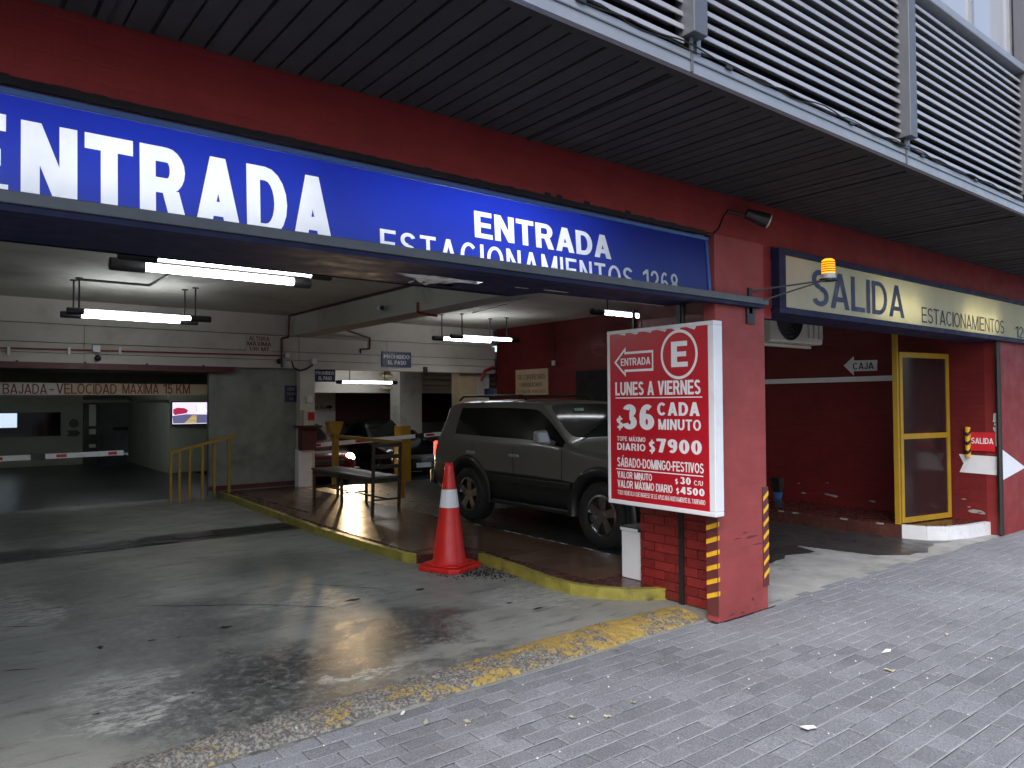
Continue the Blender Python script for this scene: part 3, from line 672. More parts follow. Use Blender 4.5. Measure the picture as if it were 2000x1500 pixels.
# ramp corridor
box('ramp_ceiling', 'green', (-1.6, 5.5, 10.25, 25, 2.26, 2.40), bd)
box('partition_wall', 'green', (3.85, 5.44, 10.18, 10.3, 0, 2.284), bd)
box('screen_wall', 'screenwall', (4.43, 6.6, 15.5, 20, 0, 2.26), bd, label='pale green wall block that carries the monitor')
box('skirting', 'maroon', (3.85, 5.44, 10.16, 10.185, .1, .18), bd)
box('ramp_end_wall', 'green', (-1.6, 6, 24.5, 24.7, 0, 2.26), bd)
bo = box('booth_wall', 'screenwall', (-1.6, 3.35, 20.0, 20.2, 0, 1.98), bd)
a = YP(0, 806, 19.99); b = YP(118, 851, 19.99)
box('booth_window', 'glassk', (-1.5, b.x, 19.97, 20.0, b.z, a.z), bo)
c = YP(33, 835, 19.96); box('lit_pane', emit('window_glow', (.7, .85, 1), .45), (-1.45, c.x, 19.955, 19.965, c.z, a.z-.02), bo)  # lit booth pane, extended unseen to the left to brighten the ramp
box('booth_ledge', 'beige', (-1.6, 4.1, 19.4, 20.2, 1.98, 2.06), bo)
c = YP(144, 827, 19.99); MB().cyl((c.x, 19.99, c.z), (c.x, 19.97, c.z), .12, 20).build('black_disc', 'black', bo)
c = YP(143, 846, 19.99); MB().prism([(c.x-.16, 19.99, c.z+.08), (c.x+.08, 19.99, c.z+.08), (c.x+.17, 19.99, c.z), (c.x+.08, 19.99, c.z-.08), (c.x-.16, 19.99, c.z-.08), (c.x-.1, 19.99, c.z)], (0, -.02, 0)).build('black_arrow', 'black', bo)
cc_ = box('booth_column', 'black', (YP(163, 850, 19.9).x, YP(190, 850, 19.9).x, 19.8, 20.05, 0, 2.2), bd)
for (ya_, yb_) in ((790, 832), (838, 842), (842, 848), (868, 874)):
    p, q = YP(174, ya_, 19.79), YP(187, yb_, 19.79); box('poster', 'paper', (p.x, q.x, 19.785, 19.795, q.z, p.z), cc_)
p, q = YP(222, 834, 24.4), YP(262, 839, 24.4); box('wall_rail', 'black', (p.x, q.x, 24.38, 24.5, q.z, p.z), bd)
# rear parking hall
box('white_pillar', 'white', (5.44, 5.73, 10.0, 10.25, .0, 2.286), bd)
box('hall_ceiling', 'concrete', (5.4, 14, 10.3, 20.6, 2.62, 2.8), bd)
h2 = box('hall_beam', 'white', (5.5, 14, 14.1, 14.5, 1.90, 2.62), bd)
p, q = YP(777, 800, 13.5), YP(820, 800, 13.5); box('hall_pillar', 'ceil', (p.x, q.x, 13.4, 13.9, -.2, 2.62), bd)
box('hall_back_wall', 'darkred', (5.5, 14, 17.4, 17.6, -.2, 2.7), bd)
box('hall_back_dado', 'concrete', (5.5, 14, 17.3, 17.398, -.2, 1.0), bd)
p, q = YP(600, 800, 15.9), YP(655, 800, 15.9); nw = box('hall_pier', 'white', (p.x, q.x, 15.9, 16.3, -.2, 2.62), bd)
box('hall_side_wall', 'darkred', (13.8, 14, 10.3, 20.6, -.2, 2.8), bd)
box('hall_left_wall', 'concrete', (5.44, 5.6, 10.3, 15.4, -.2, 2.62), bd)
p, q = YP(892, 740, 10.4), YP(926, 740, 10.4); box('tan_column', 'tan', (p.x, q.x, 10.3, 10.6, -.1, 2.62), bd)
box('corner_column', 'white', (q.x+.005, 10.06, 10.3, 10.55, -.1, 2.62), bd)
dk = XP(1125, 725, 10.05); box('recess_shade_panel', 'voidshade', (10.045, 10.058, 3.4, dk.y, .15, dk.z), rw)  # flat black panel painting the shade of a doorway in the wall
for (za, zb) in ((2.28, 2.36), (2.12, 2.2), (2.0, 2.05)):
    box('ceiling_pipe', 'tan', (9.2, 13.8, 13.75, 13.9, za, zb), bd)

# ================================================================== ENTRADA light box
def cut_panel(x0, x1, z0, z1, texts):
    """panel rectangle and its letters as one triangulation: the vinyl and the cut-out letters"""
    vs2 = [Vector((x0, z0)), Vector((x1, z0)), Vector((x1, z1)), Vector((x0, z1))]; fs = [(0, 1, 2, 3)]; own = []
    for kt, (body, (a, b, c, d), bold, sp) in enumerate(texts):
        v, f_ = text_data(body, bold, sp); k = len(vs2)
        vs2 += [Vector((a+(b-a)*p, c+(d-c)*q)) for p, q in v]; 
        for g in f_:
            p = [vs2[i+k] for i in g]; ar = sum(p[i-1].x*p[i].y-p[i].x*p[i-1].y for i in range(len(p)))
            fs.append(tuple(i+k for i in (g if ar > 0 else g[::-1]))); own.append(kt)
    r_ = geometry.delaunay_2d_cdt(vs2, [], fs, 0, 1e-6)
    V, Fc = r_[0], r_[2]; tris = [(k_, [vs2[i] for i in g]) for k_, g in zip(own, fs[1:])]
    sets = {}
    for f_ in Fc:
        c = sum((V[i] for i in f_), Vector((0, 0)))/len(f_)
        if not (x0 < c.x < x1 and z0 < c.y < z1): continue
        hit = next((k_ for k_, t in tris if len(t) == 3 and min(p.x for p in t) <= c.x <= max(p.x for p in t) and geometry.intersect_point_tri_2d(c, *t)), -1)
        sets.setdefault(hit, []).append(f_)
    return V, sets
en = thing('entrance_sign', 'long blue lit box sign reading ENTRADA ESTACIONAMIENTOS 1268 above the entrance', 'sign', (2, 0, 2.38))
bigL = YP(37, 226, .03); bigR = YP(650, 463, .03)
T = [('E', (-.04, .222, 2.395, 2.735), .055, 1), ('NTRADA', (.262, 1.545, 2.392, 2.728), .05, 1.02),
     ('ENTRADA', (2.405, 3.50, 2.557, 2.71), .042, 1.0), ('ESTACIONAMIENTOS', (1.805, 3.70, 2.376, 2.520), .02, 1.10), ('1268', (3.80, 4.17, 2.376, 2.527), .014, 1.08)]
V2, sets = cut_panel(-2.5, 4.515, 2.372, 2.815, T)
tilt = lambda z: .02+(z-2.372)*.06
for nm, ff, mt in [('panel', sets[-1], 'bluepanel')]+[('lettering', sets[k], 'whitepanel') for k in range(len(T))]:
    me = bpy.data.meshes.new(nm); me.from_pydata([(v.x, tilt(v.y), v.y) for v in V2], [], ff)
    bm = bmesh.new(); bm.from_mesh(me); bmesh.ops.delete(bm, geom=[v for v in bm.verts if not v.link_faces], context='VERTS'); bm.to_mesh(me); bm.free()
    me.materials.append(M[mt]); me.update()
    place(nm, me, en)
box('top_trim', 'bluetrim', (-2.5, 4.53, .03, .06, 2.8155, 2.838), en)
MB().bar((4.523, .018, 2.37), (4.523, .05, 2.835), .016, .03, (1, 0, 0)).build('end_trim', 'bluetrim', en)
box('housing', 'boxwhite', (-2.5, 4.515, .44, .46, 2.372, 2.838), en)
box('housing_top', 'boxwhite', (-2.5, 4.515, .062, .46, 2.84, 2.856), en)
box('housing_end', 'navy', (4.517, 4.535, .06, .46, 2.372, 2.838), en)
for (a, b) in ((-2.35, -1.15), (-1.0, .2), (.32, 1.52), (1.7, 2.9), (2.3, 3.3)):
    y_ = .26 if a != 2.3 else .34
    MB().cyl((a, y_, 2.60), (b, y_, 2.60), .016, 10).build('lamp_tube', emit('sign_tube', (.95, .98, 1), 9), en)
# underside with a torn hole
ub = MB()
tearpts = [ZP(*p, 2.366) for p in ((768,531),(800,535),(850,539),(900,546),(944,551),(930,556),(895,553),(880,560),(858,557),(830,552),(800,543))]
vs2 = [Vector(p) for p in ((-2.5, .035), (3.25, .035), (4.515, .035), (4.515, .40), (3.25, .46), (3.18, .72), (-2.5, .66))]; k = len(vs2)
vs2 += [Vector((p.x, p.y)) for p in tearpts]
r_ = geometry.delaunay_2d_cdt(vs2, [], [tuple(range(k)), tuple(range(k, len(vs2)))], 0, 1e-6)
ff = [f_ for f_, o in zip(r_[2], r_[5]) if o == [0]]
me = bpy.data.meshes.new('underside'); me.from_pydata([(v.x, v.y, 2.366) for v in r_[0]], [], ff); me.materials.append(M['navy']); me.update(); place('underside', me, en)
box('underside_lip', 'navy', (-2.5, 3.18, .66, .70, 2.366, 2.46), en)
fo = MB(); cx_ = [ZP(775+i*10.5, 532+i*1.4, 2.366) for i in range(17)]
for i, p in enumerate(cx_):
    for j in range(7): fo.v.append((p.x+random.uniform(-.01, .01), p.y-.05+j*.07, 2.374+random.uniform(0, .035)-(.03*math.exp(-((i-8)/3)**2)*(j > 2 and j < 5))))
fo.f = [(i*7+j, (i+1)*7+j, (i+1)*7+j+1, i*7+j+1) for i in range(16) for j in range(6)]
fo.build('torn_lining', 'foil', en)
for (pa_, pb_) in (((1006, 560), (1034, 563)), ((1062, 565), (1112, 571))):  # pale patches painted where light shows through slits in the underside
    a, b = ZP(*pa_, 2.3655), ZP(*pb_, 2.3655); MB().poly([(a.x, a.y, 2.3645), (b.x, b.y, 2.3645), (b.x-.01, b.y+.02, 2.3645), (a.x+.02, a.y+.025, 2.3645)]).build('painted_light_slit', 'foil', en)
gt = thing('canopy_rail', 'grey steel rail running under the blue entrance sign to the pillar', 'rail', (2, 0, 2.37))
box('rail', 'steel', (-2.6, 5.14, -.075, .018, 2.372, 2.42), gt, bevel=.004)
box('flange', 'navy', (-2.6, 5.10, -.06, .03, 2.345, 2.370), gt)
box('bracket', 'black', (4.93, 5.03, -.02, -.003, 2.22, 2.371), gt)

# ================================================================== SALIDA light box
sa = thing('exit_sign', 'cream box sign with navy frame reading SALIDA ESTACIONAMIENTOS 1268 above the exit', 'sign', (8, 0, 2.33))
box('panel', 'creampanel', (5.385, 11.6, -.052, -.049, 2.375, 2.80), sa)
fr = MB().box(5.29, 11.7, -.075, .0, 2.80, 2.845).box(5.29, 11.7, -.075, .0, 2.325, 2.375).box(5.29, 5.385, -.075, .0, 2.375, 2.80)
fr.build('frame', 'navy', sa, bevel=.004)
box('back', 'boxwhite', (5.30, 11.6, .12, .135, 2.34, 2.84), sa)
box('top_cover', 'navy', (5.30, 11.6, .003, .119, 2.8, 2.862), sa)
box('bottom_cover', 'navy', (5.30, 11.6, .003, .3, 2.325, 2.372), sa)
for (a, b) in ((6.9, 7.9), (8.9, 9.9)):
    MB().cyl((a, .05, 2.52), (b, .05, 2.52), .014, 8).build('lamp_tube', emit('sign_tube_dim', (1, .97, .85), 8), sa)
text('SALIDA', (5.80, -.056, 2.425), (1.69, 0, 0), (0, 0, .31), 'letternavy', sa, .02)
text('ESTACIONAMIENTOS', (7.87, -.056, 2.41), (2.22, 0, 0), (0, 0, .158), 'letterk', sa, .006)
text('1268', (10.46, -.056, 2.39), (.6, 0, 0), (0, 0, .14), 'letterk', sa, .004)

# amber beacon on its arm
be = thing('warning_beacon', 'lit amber warning beacon on a thin arm in front of the exit sign', 'beacon', (4.95, -.02, 2.4))
tip = Vector((5.53, -.35, 2.585))
MB().bar((4.98, -.005, 2.475), tip+Vector((-.03, 0, -.02)), .02, .012).bar((4.98, -.005, 2.37), tip+Vector((-.06, 0, -.025)), .02, .012).build('arm', 'black', be)
box('wall_plate', 'black', (4.955, 5.0, -.02, -.004, 2.30, 2.5), be)
MB().cyl(tip+Vector((0, 0, -.022)), tip+Vector((0, 0, -.008)), .072, 18).build('mount_plate', 'black', be)
MB().lathe([(0, -.008), (.052, -.008), (.052, .035), (0, .035)], tip, n=20).build('base', 'plastic', be, smooth=False)
MB().lathe([(.05, .035), (.05, .115), (.046, .138), (.03, .15), (0, .152)], tip, n=20).build('dome', 'amber', be, smooth=True)
rb = MB()
for k in range(5): rb.lathe([(.0505, .045+k*.018), (.0525, .05+k*.018), (.0505, .055+k*.018)], tip, n=20)
rb.build('dome_rib', 'ambercap', be)
# floodlight
fd = thing('wall_spotlight', 'small black round spotlight on a short arm high on the red pillar', 'spotlight', (4.75, 0, 3.05))
MB().tube([(4.72, -.005, 3.06), (4.80, -.05, 3.04), (4.9, -.08, 3.025)], .012).build('arm', 'black', fd)
MB().cyl((4.86, -.07, 3.05), (4.985, -.17, 2.99), .038, 16, .058).build('body', 'black', fd)
MB().cyl((4.985, -.17, 2.99), (4.994, -.177, 2.986), .052, 16).build('lens', 'lamp', fd)
MB().tube([(4.72, -.005, 3.06), (4.66, -.006, 3.0), (4.60, -.006, 2.9), (4.53, -.006, 2.855), (4.45, -.006, 2.85)], .006, 6).build('cable', 'black', fd)

# ================================================================== red rate board
rs = thing('rate_board', 'red and white parking rate board with ENTRADA arrow and E hung beside the pillar', 'sign', (4.43, .43, .79))
A = XP(1197, 985, 4.40); B = XP(1403, 1008, 4.40); TL = XP(1182, 650, 4.40); TR = XP(1381, 625, 4.40)
yN, yF, zB, zT = -.10, .965, .795, 2.205
fr = MB().box(4.40, 4.50, yN, yF, zB, zB+.035).box(4.40, 4.50, yN, yF, zT-.03, zT).box(4.40, 4.50, yF-.03, yF, zB+.035, zT-.03).box(4.40, 4.50, yN, yN+.055, zB+.035, zT-.03)
fr.build('frame', 'signwhite', rs, bevel=.006)
box('face', 'signred', (4.405, 4.495, yN+.055, yF-.03, zB+.035, zT-.03), rs)
for k in range(6):
    y_ = yF-.12-k*.14; MB().prism([(4.4045, y_, zT-.03), (4.4045, y_-.09, zT-.03), (4.4045, y_-.05-random.uniform(0, .03), zT-.045-random.uniform(0, .012))], (-.002, 0, 0)).build('peeled_patch', 'signwhite', rs)
SX = 4.4035
gy0, gy1, gz0, gz1 = yN+.055, yF-.03, zB+.035, zT-.03
def S(u_, v_): return Vector((SX, gy1+(gy0-gy1)*u_, gz1+(gz0-gz1)*v_))    # u left->right, v top->down on the red face
def stext(body, u0, u1, v0, v1, bold=.022, sp=1., mt='letterw'):
    bold = min(.05, bold*1.2+.006); sp += .02
    text(body, S(u0, v1), S(u1, v1)-S(u0, v1), S(u0, v0)-S(u0, v1), mt, rs, bold, sp)
def outline(pts, w_):
    mb = MB(); c = [Vector(p) for p in pts]; n = len(c); inn = []
    for i in range(n):
        a, b, d = c[i-1], c[i], c[(i+1) % n]; e1 = (b-a).normalized(); e2 = (d-b).normalized()
        n1 = Vector((e1.y, -e1.x)); n2 = Vector((e2.y, -e2.x)); bis = (n1+n2).normalized(); inn.append(b+bis*(w_/max(.3, bis.dot(n1))))
    vs_ = [S(p.x, p.y) for p in c]+[S(p.x, p.y) for p in inn]
    mb.add(vs_, [(i, (i+1) % n, n+(i+1) % n, n+i) for i in range(n)]); return mb
arrow = [Vector(p) for p in ((.05, .172), (.18, .082), (.18, .112), (.475, .112), (.475, .232), (.18, .232), (.18, .262))]
outline(arrow, -.014).build('arrow_outline', 'letterw', rs)
rg_ = MB(); n = 40
pt = lambda r, i: S(.73+r*math.cos(2*math.pi*i/n), .148+r*.78*math.sin(2*math.pi*i/n))
rg_.add([pt(.178, i) for i in range(n)]+[pt(.157, i) for i in range(n)], [(i, (i+1) % n, n+(i+1) % n, n+i) for i in range(n)])
rg_.build('ring', 'letterw', rs)
stext('ENTRADA', .125, .445, .150, .194, .02, .95)
stext('E', .655, .815, .075, .218, .035)
stext('LUNES A VIERNES', .06, .93, .292, .372, .028, .95)
stext('$', .07, .145, .50, .575, .035)
stext('36', .14, .48, .425, .575, .045)
stext('CADA', .51, .92, .415, .49, .035)
stext('MINUTO', .52, .93, .51, .57, .028)
stext('TOPE MÁXIMO', .075, .385, .618, .645, .018)
stext('DIARIO', .075, .385, .658, .70, .028)
stext('$', .42, .485, .635, .705, .03)
stext('7900', .50, .935, .622, .70, .035)
stext('SÁBADO-DOMINGO-FESTIVOS', .075, .95, .745, .80, .02, .93)
stext('VALOR MINUTO', .075, .45, .828, .868, .022, .93)
stext('VALOR MÁXIMO DIARIO', .075, .655, .88, .925, .022, .93)
stext('$', .68, .71, .842, .87, .03); stext('30', .73, .83, .828, .868, .035); stext('C/U', .86, .94, .84, .867, .018)
stext('$', .69, .72, .892, .925, .03); stext('4500', .73, .955, .882, .922, .035)
stext('TODO VEHÍCULO QUE INGRESE SE LE APLICARÁ NUEVAMENTE EL TARIFARIO', .075, .96, .942, .968, .012, .93)
for (v_, ) in ((.384,), (.812,)): MB().add([S(.06, v_), S(.945, v_), S(.945, v_+.006), S(.06, v_+.006)], [(0, 1, 2, 3)]).build('underline', 'letterw', rs)
box('hanger', 'black', (4.44, 4.46, .2, .22, 2.2, 2.37), rs); box('hanger', 'black', (4.44, 4.46, .7, .72, 2.2, 2.37), rs)

# ================================================================== helper for flat boards facing the street
def board(name, label, cat, px0, py0, px1, py1, y, mt, lines, lmt, bold=.02, th=.02, group=None, frame=None):
    a, b = YP(px0, py0, y), YP(px1, py1, y)
    t = thing(name, label, cat, (a.x, y, b.z), group)
    box('board', mt, (a.x, b.x, y, y+th, b.z, a.z), t)
    for (body, u0, u1, v0, v1) in lines:
        P0 = Vector((a.x+(b.x-a.x)*u0, y-.003, a.z+(b.z-a.z)*v1))
        text(body, P0, ((b.x-a.x)*(u1-u0), 0, 0), (0, 0, (a.z-b.z)*(v1-v0)), lmt, t, bold)
    return t
board('height_limit_sign', 'white sign reading ALTURA MAXIMA 1.90 MT in dark red on the beam', 'sign', 481, 654, 531, 688, 10.035, 'white',
      [('ALTURA', .1, .9, .06, .32), ('MAXIMA', .04, .97, .38, .64), ('1.90 MT', .1, .9, .7, .95)], 'letterred')
board('no_entry_sign', 'larger blue PROHIBIDO EL PASO sign on the middle of the white beam', 'sign', 746, 686, 803, 718, 10.035, 'bluesign',
      [('PROHIBIDO', .06, .94, .2, .45), ('EL PASO', .2, .82, .57, .82)], 'letterw')
board('no_entry_sign', 'smaller blue PROHIBIDO EL PASO sign hanging beside the white pillar', 'sign', 614, 721, 655, 746, 10.2, 'bluesign',
      [('PROHIBIDO', .06, .94, .15, .42), ('EL PASO', .2, .82, .56, .84)], 'letterw')
sd_ = YP(600, 746, 10.2)
board('speed_sign', 'long grey board reading BAJADA VELOCIDAD MAXIMA 15 KM over the ramp', 'sign', -70, 746, 415, 772, 10.6, 'cream',
      [], 'letterred')
tb = [o for o in bpy.data.objects if o.name.startswith('speed_sign')][0]
for body, xa, xb in (('BAJADA', 5, 92), ('-', 97, 105), ('VELOCIDAD', 110, 228), ('MAXIMA', 239, 310), ('15', 319, 337), ('KM', 344, 371)):
    p = YP(xa, 769, 10.595); q = YP(xb, 750, 10.595)
    text(body, (p.x, 10.595, p.z), (q.x-p.x, 0, 0), (0, 0, q.z-p.z), 'letterred', tb, .012)
p = YP(5, 747, 10.6); q = YP(124, 771, 10.6); box('patch', 'white', (-1.5, q.x, 10.597, 10.5995, q.z, p.z), tb)
p = YP(-60, 781, 13.2); q = YP(330, 786, 13.2); box('ramp_beam', 'beige', (-1.6, q.x, 13.2, 13.5, q.z, p.z), bd)
box('ramp_beam', 'green', (-1.6, 5.5, 13.32, 13.6, 1.86, 2.262), bd)
board('notice_sign', 'small dark blue notice on the green wall beside the white pillar', 'sign', 557, 753, 580, 785, 10.16, 'bluesign',
      [('HORA', .15, .8, .12, .3), ('SALIDA', .1, .9, .42, .58), ('24', .35, .65, .74, .88)], 'concrete')
board('no_passing_sign', 'pinkish arrow notice beginning NO on the pier behind the barrier', 'sign', 611, 788, 651, 803, 15.88, 'white',
      [('NO', .0, .25, .3, .85), ('PASE', .34, .68, .35, .7)], 'letterred')
tb = [o for o in bpy.data.objects if o.name.startswith('no_passing_sign')][0]
p = YP(638, 795, 15.875); MB().prism([(p.x, 15.876, p.z+.03), (p.x+.07, 15.876, p.z+.03), (p.x+.07, 15.876, p.z+.07), (p.x+.18, 15.876, p.z), (p.x+.07, 15.876, p.z-.07), (p.x+.07, 15.876, p.z-.03), (p.x, 15.876, p.z-.03)], (0, -.004, 0)).build('arrow', 'letterk', tb)
# board on the red wall
a, b = XP(1007, 723, 10.03), XP(1070, 768, 10.03)
t = thing('owners_notice', 'tan board notice for owners and tenants on the red wall behind the car', 'sign', (10.03, b.y, b.z))
z1_ = XP(1007, 772, 10.03).z
box('board', 'cream', (10.03, 10.058, b.y, a.y, z1_, a.z), t)
def wtext(body, u0, u1, v0, v1, mt='lettertan'):
    yy = lambda u_: a.y+(b.y-a.y)*u_; zz = lambda v_: a.z+(z1_-a.z)*v_
    text(body, (10.027, yy(u0), zz(v1)), (0, yy(u1)-yy(u0), 0), (0, 0, zz(v0)-zz(v1)), mt, t, .015)
wtext('SRES COPROPIETARIOS', .06, .92, .2, .40); wtext('Y ARRENDATARIOS', .12, .86, .52, .68); wtext('EL PAGO DE APARCEROS', .06, .95, .80, .92, 'letterred')
p, q = YP(946, 759, 10.29), YP(969, 775, 10.29)
tag_ = box('blue_notice', 'bluesign', (p.x, q.x, 10.27, 10.298, q.z, p.z), label='plain navy plate on the white corner column above the parked car roof', cat='sign')

# ================================================================== fluorescent fittings
def tube_lamp(x0, x1, y, z, lit0, lit1, r, parent):
    for (a, b) in ((x0, x0+lit0), (x1-lit1, x1)): MB().cyl((a, y, z), (b, y, z), r, 16).build('end_housing', 'black', parent, bevel=.008)
    MB().cyl((x0+lit0, y, z), (x1-lit1, y, z), r*.66, 16).build('lamp_tube', 'tube', parent)
    MB().box(x0+lit0, x1-lit1, y-r*.22, y+r*.22, z+r*.9, z+r*1.15).build('spine', 'black', parent)
def fitting(label, tubes, rods, ztop=3.28, r=.045):
    t = thing('fluorescent_light', label, 'light', (tubes[0][0], tubes[0][2], tubes[0][3]), 'tubular fluorescent lights')
    for tb_ in tubes: tube_lamp(*tb_, r, t)
    for (x, y, z) in rods:
        MB().cyl((x, y, z), (x, y, ztop), .011, 8).build('hanger_rod', 'black', t)
        MB().cyl((x, y, ztop-.012), (x, y, ztop), .045, 12).build('ceiling_rose', 'black', t)
fitting('big pair of lit fluorescent tubes just inside the entrance under the blue sign', [(1.15, 2.89, 3.5, 2.795, .27, .17, ), (1.16, 2.97, 3.2, 2.838, .29, .2)],
        [(1.4, 3.5, 2.83), (2.6, 3.5, 2.83), (1.4, 3.2, 2.87), (2.6, 3.2, 2.87)], r=.055)
fitting('lit fluorescent pair hung on rods left of centre before the ramp beam', [(1.32, 3.04, 7.9, 2.815, .24, .25), (1.36, 3.15, 7.65, 2.84, .2, .28)],
        [(1.47, 7.9, 2.84), (1.50, 7.65, 2.87), (2.86, 7.9, 2.84), (2.94, 7.65, 2.87)])
fitting('lit fluorescent pair hung over the grey car', [(7.30, 8.82, 8.3, 2.83, .22, .2), (7.50, 9.1, 8.0, 2.85, .26, .2)],
        [(7.5, 8.3, 2.85), (7.75, 8.0, 2.88), (8.62, 8.3, 2.85), (8.8, 8.0, 2.88)])
p = ZP(1178, 609, 2.85)
fitting('short lit fluorescent tube seen above the rate board', [(7.0, 8.5, 3.8, 2.85, .22, .2)], [(7.3, 3.8, 2.88), (8.2, 3.8, 2.88)])
p, q = YP(668, 746, 13.2), YP(765, 746, 13.2)
fitting('single lit fluorescent tube deep in the rear hall below the blue signs', [(p.x-.15, q.x+.15, 13.2, p.z, .15, .15)], [(p.x+.2, 13.2, p.z+.03), (q.x-.2, 13.2, p.z+.03)], ztop=2.62)

fitting('added fluorescent tube brightening the ramp, unseen behind the speed board', [(1.8, 3.8, 14.4, 2.08, .1, .1)], [(2.2, 14.4, 2.12), (3.4, 14.4, 2.12)], ztop=2.26, r=.055)  # lamp added out of sight so the ramp does not go dark
# ================================================================== pipes, cables and wall fittings
def run(name, label, cat, pts, r, mt, parent=None, n=8):
    o = MB().tube(pts, r, n).build(name, mt, parent)
    if parent is None: o['label'] = label; o['category'] = cat
    return o
z_ = YP(300, 688, 10.03).z
rp = run('red_pipe', 'thin red pipe running along the white beam over the ramp', 'pipe', [(-1.5, 10.02, z_-.03), (5.15, 10.02, z_+.02)], .012, 'pipe')
for px in (17, 135, 234): 
    p = YP(px, 685, 10.01); box('clip', 'plastic', (p.x-.02, p.x+.02, 10.0, 10.04, p.z-.06, p.z+.06), rp)
p = YP(188, 682, 10.0)
t = thing('wall_sensor', 'white box sensor with a dark ball camera below it on the ramp beam', 'sensor', (p.x, 10.02, p.z))
box('box', 'plastic', (p.x-.055, p.x+.055, 9.97, 10.04, p.z-.05, p.z+.06), t, bevel=.008)
MB().lathe([(0, -.05), (.035, -.035), (.05, 0), (.035, .035), (0, .05)], (p.x+.02, 9.98, p.z-.14), n=16).build('ball', 'black', t, smooth=True)
run('dark_conduit', 'dark conduit stepping down from the beam edge to the white pillar', 'conduit', [(5.23, .9, 3.26), (5.23, 10.0, 3.26), (5.23, 10.03, 2.87), (5.10, 10.03, 2.84), (5.10, 10.03, 2.30)], .02, 'maroon')
run('ceiling_conduit', 'thin dark conduit on the ceiling between the left light and the entrance', 'conduit', [(1.47, 7.7, 3.265), (2.35, 7.7, 3.265), (2.35, 3.2, 3.265)], .018, 'black')
t = thing('bullet_camera', 'white bullet camera fixed to the underside of the long beam', 'camera', (5.2, 5.5, 2.95))
c = XP(748, 600, 5.18); MB().cyl((5.16, c.y+.1, c.z-.01), (5.1, c.y-.12, c.z-.03), .04, 14).build('body', 'plastic', t); MB().cyl((5.1, c.y-.12, c.z-.03), (5.098, c.y-.13, c.z-.031), .036, 14).build('lens', 'black', t); MB().cyl((5.16, c.y+.05, c.z), (5.24, c.y+.05, c.z+.03), .014).build('bracket', 'plastic', t)
p1, p2, p3 = XP(775, 592, 5.62), ZP(776, 610, 2.86), ZP(846, 620, 2.86)
run('red_sprinkler_pipe', 'red pipe bent under the long beam near the bullet camera', 'pipe', [(5.23, c.y-.9, 3.0), (5.23, c.y-.9, 2.865), (5.66, c.y-.7, 2.865)], .02, 'pipe')
run('beam_conduit', 'dark conduit along the lower right edge of the long beam', 'conduit', [(5.635, 1.0, 2.93), (5.635, 8.6, 2.93), (6.9, 10.03, 2.93), (6.9, 10.03, 2.72), (6.7, 10.03, 2.70), (6.7, 10.03, 2.62)], .018, 'maroon')
run('red_ceiling_pipe', 'long red pipe crossing the ceiling behind the blue sign', 'pipe', [(5.7, 2.2, 3.22), (9.9, 2.2, 3.22)], .02, 'pipe')
run('slack_cable', 'thin black cable hanging from the ceiling above the grey car', 'cable', [(5.9, 2.2, 3.2), (6.4, 3.2, 3.17), (6.8, 4.4, 3.19), (7.4, 6.2, 3.24), (7.7, 7.6, 3.25)], .008, 'black')
p = YP(938, 720, 10.2)
run('hose_pipe', 'red pipe elbow coming out of the red wall beside the white beam', 'pipe', [(10.04, 10.0, 2.42), (p.x+.2, 10.02, 2.42), (p.x, 10.02, 2.34), (p.x-.1, 10.02, 2.12)], .035, 'pipe')
run('pillar_cable', 'thick black cable looping from the beam to a white box by the white pillar', 'cable', [(5.27, 9.98, 2.42), (5.30, 9.97, 2.3), (5.42, 9.96, 2.24), (5.55, 9.96, 2.28), (5.68, 9.97, 2.36)], .016, 'black')
p = YP(613, 706, 9.98); box('junction_box', 'plastic', (p.x-.05, p.x+.05, 9.94, 10.05, p.z-.05, p.z+.05), label='small white junction box at the end of the looping black cable', cat='box', bevel=.006)
p = YP(562, 694, 9.98); box('junction_box', 'plastic', (p.x-.04, p.x+.04, 9.99, 10.05, p.z-.045, p.z+.045), label='small white box at the right end of the thin red pipe', cat='box', bevel=.006)
p = YP(546, 706, 9.98); MB().lathe([(0, -.05), (.04, -.03), (.05, 0), (.035, .035), (0, .05)], (p.x, 10.0, p.z), n=14).build('ball_camera', 'black', label='small black ball camera right of the height limit sign', cat='camera', smooth=True)
p = YP(832, 722, 10.0); box('black_switch_box', 'black', (p.x-.04, p.x+.04, 10.0, 10.055, p.z-.06, p.z+.06), label='small black box at the lower edge of the white beam', cat='box')
p = YP(605, 780, 9.97); box('junction_box', 'plastic', (p.x-.05, p.x+.05, 9.95, 10.0, p.z-.06, p.z+.06), label='white square socket box halfway up the white pillar', cat='box', bevel=.006)
p, q = YP(589, 801, 9.96), YP(612, 832, 9.96)
t = thing('alarm_panel', 'grey alarm panel with red face on the white pillar above the ticket reader', 'panel', (p.x, 9.96, q.z))
box('case', 'beige', (p.x, q.x, 9.86, 9.99, q.z, p.z), t, bevel=.008); box('red_face', 'signred', (p.x+.08, q.x-.02, 9.852, 9.859, q.z+.11, p.z-.04), t)
p = XP(1081, 709, 10.04); box('wall_switch', 'plastic', (10.03, 10.058, p.y-.05, p.y+.05, p.z-.05, p.z+.05), label='small pale switch box high on the red wall', cat='switch', bevel=.006)
run('wall_conduit', 'thin conduit dropping down the red wall to the pale switch box', 'conduit', [(10.045, p.y, p.z), (10.045, p.y, 3.27)], .012, 'maroon')

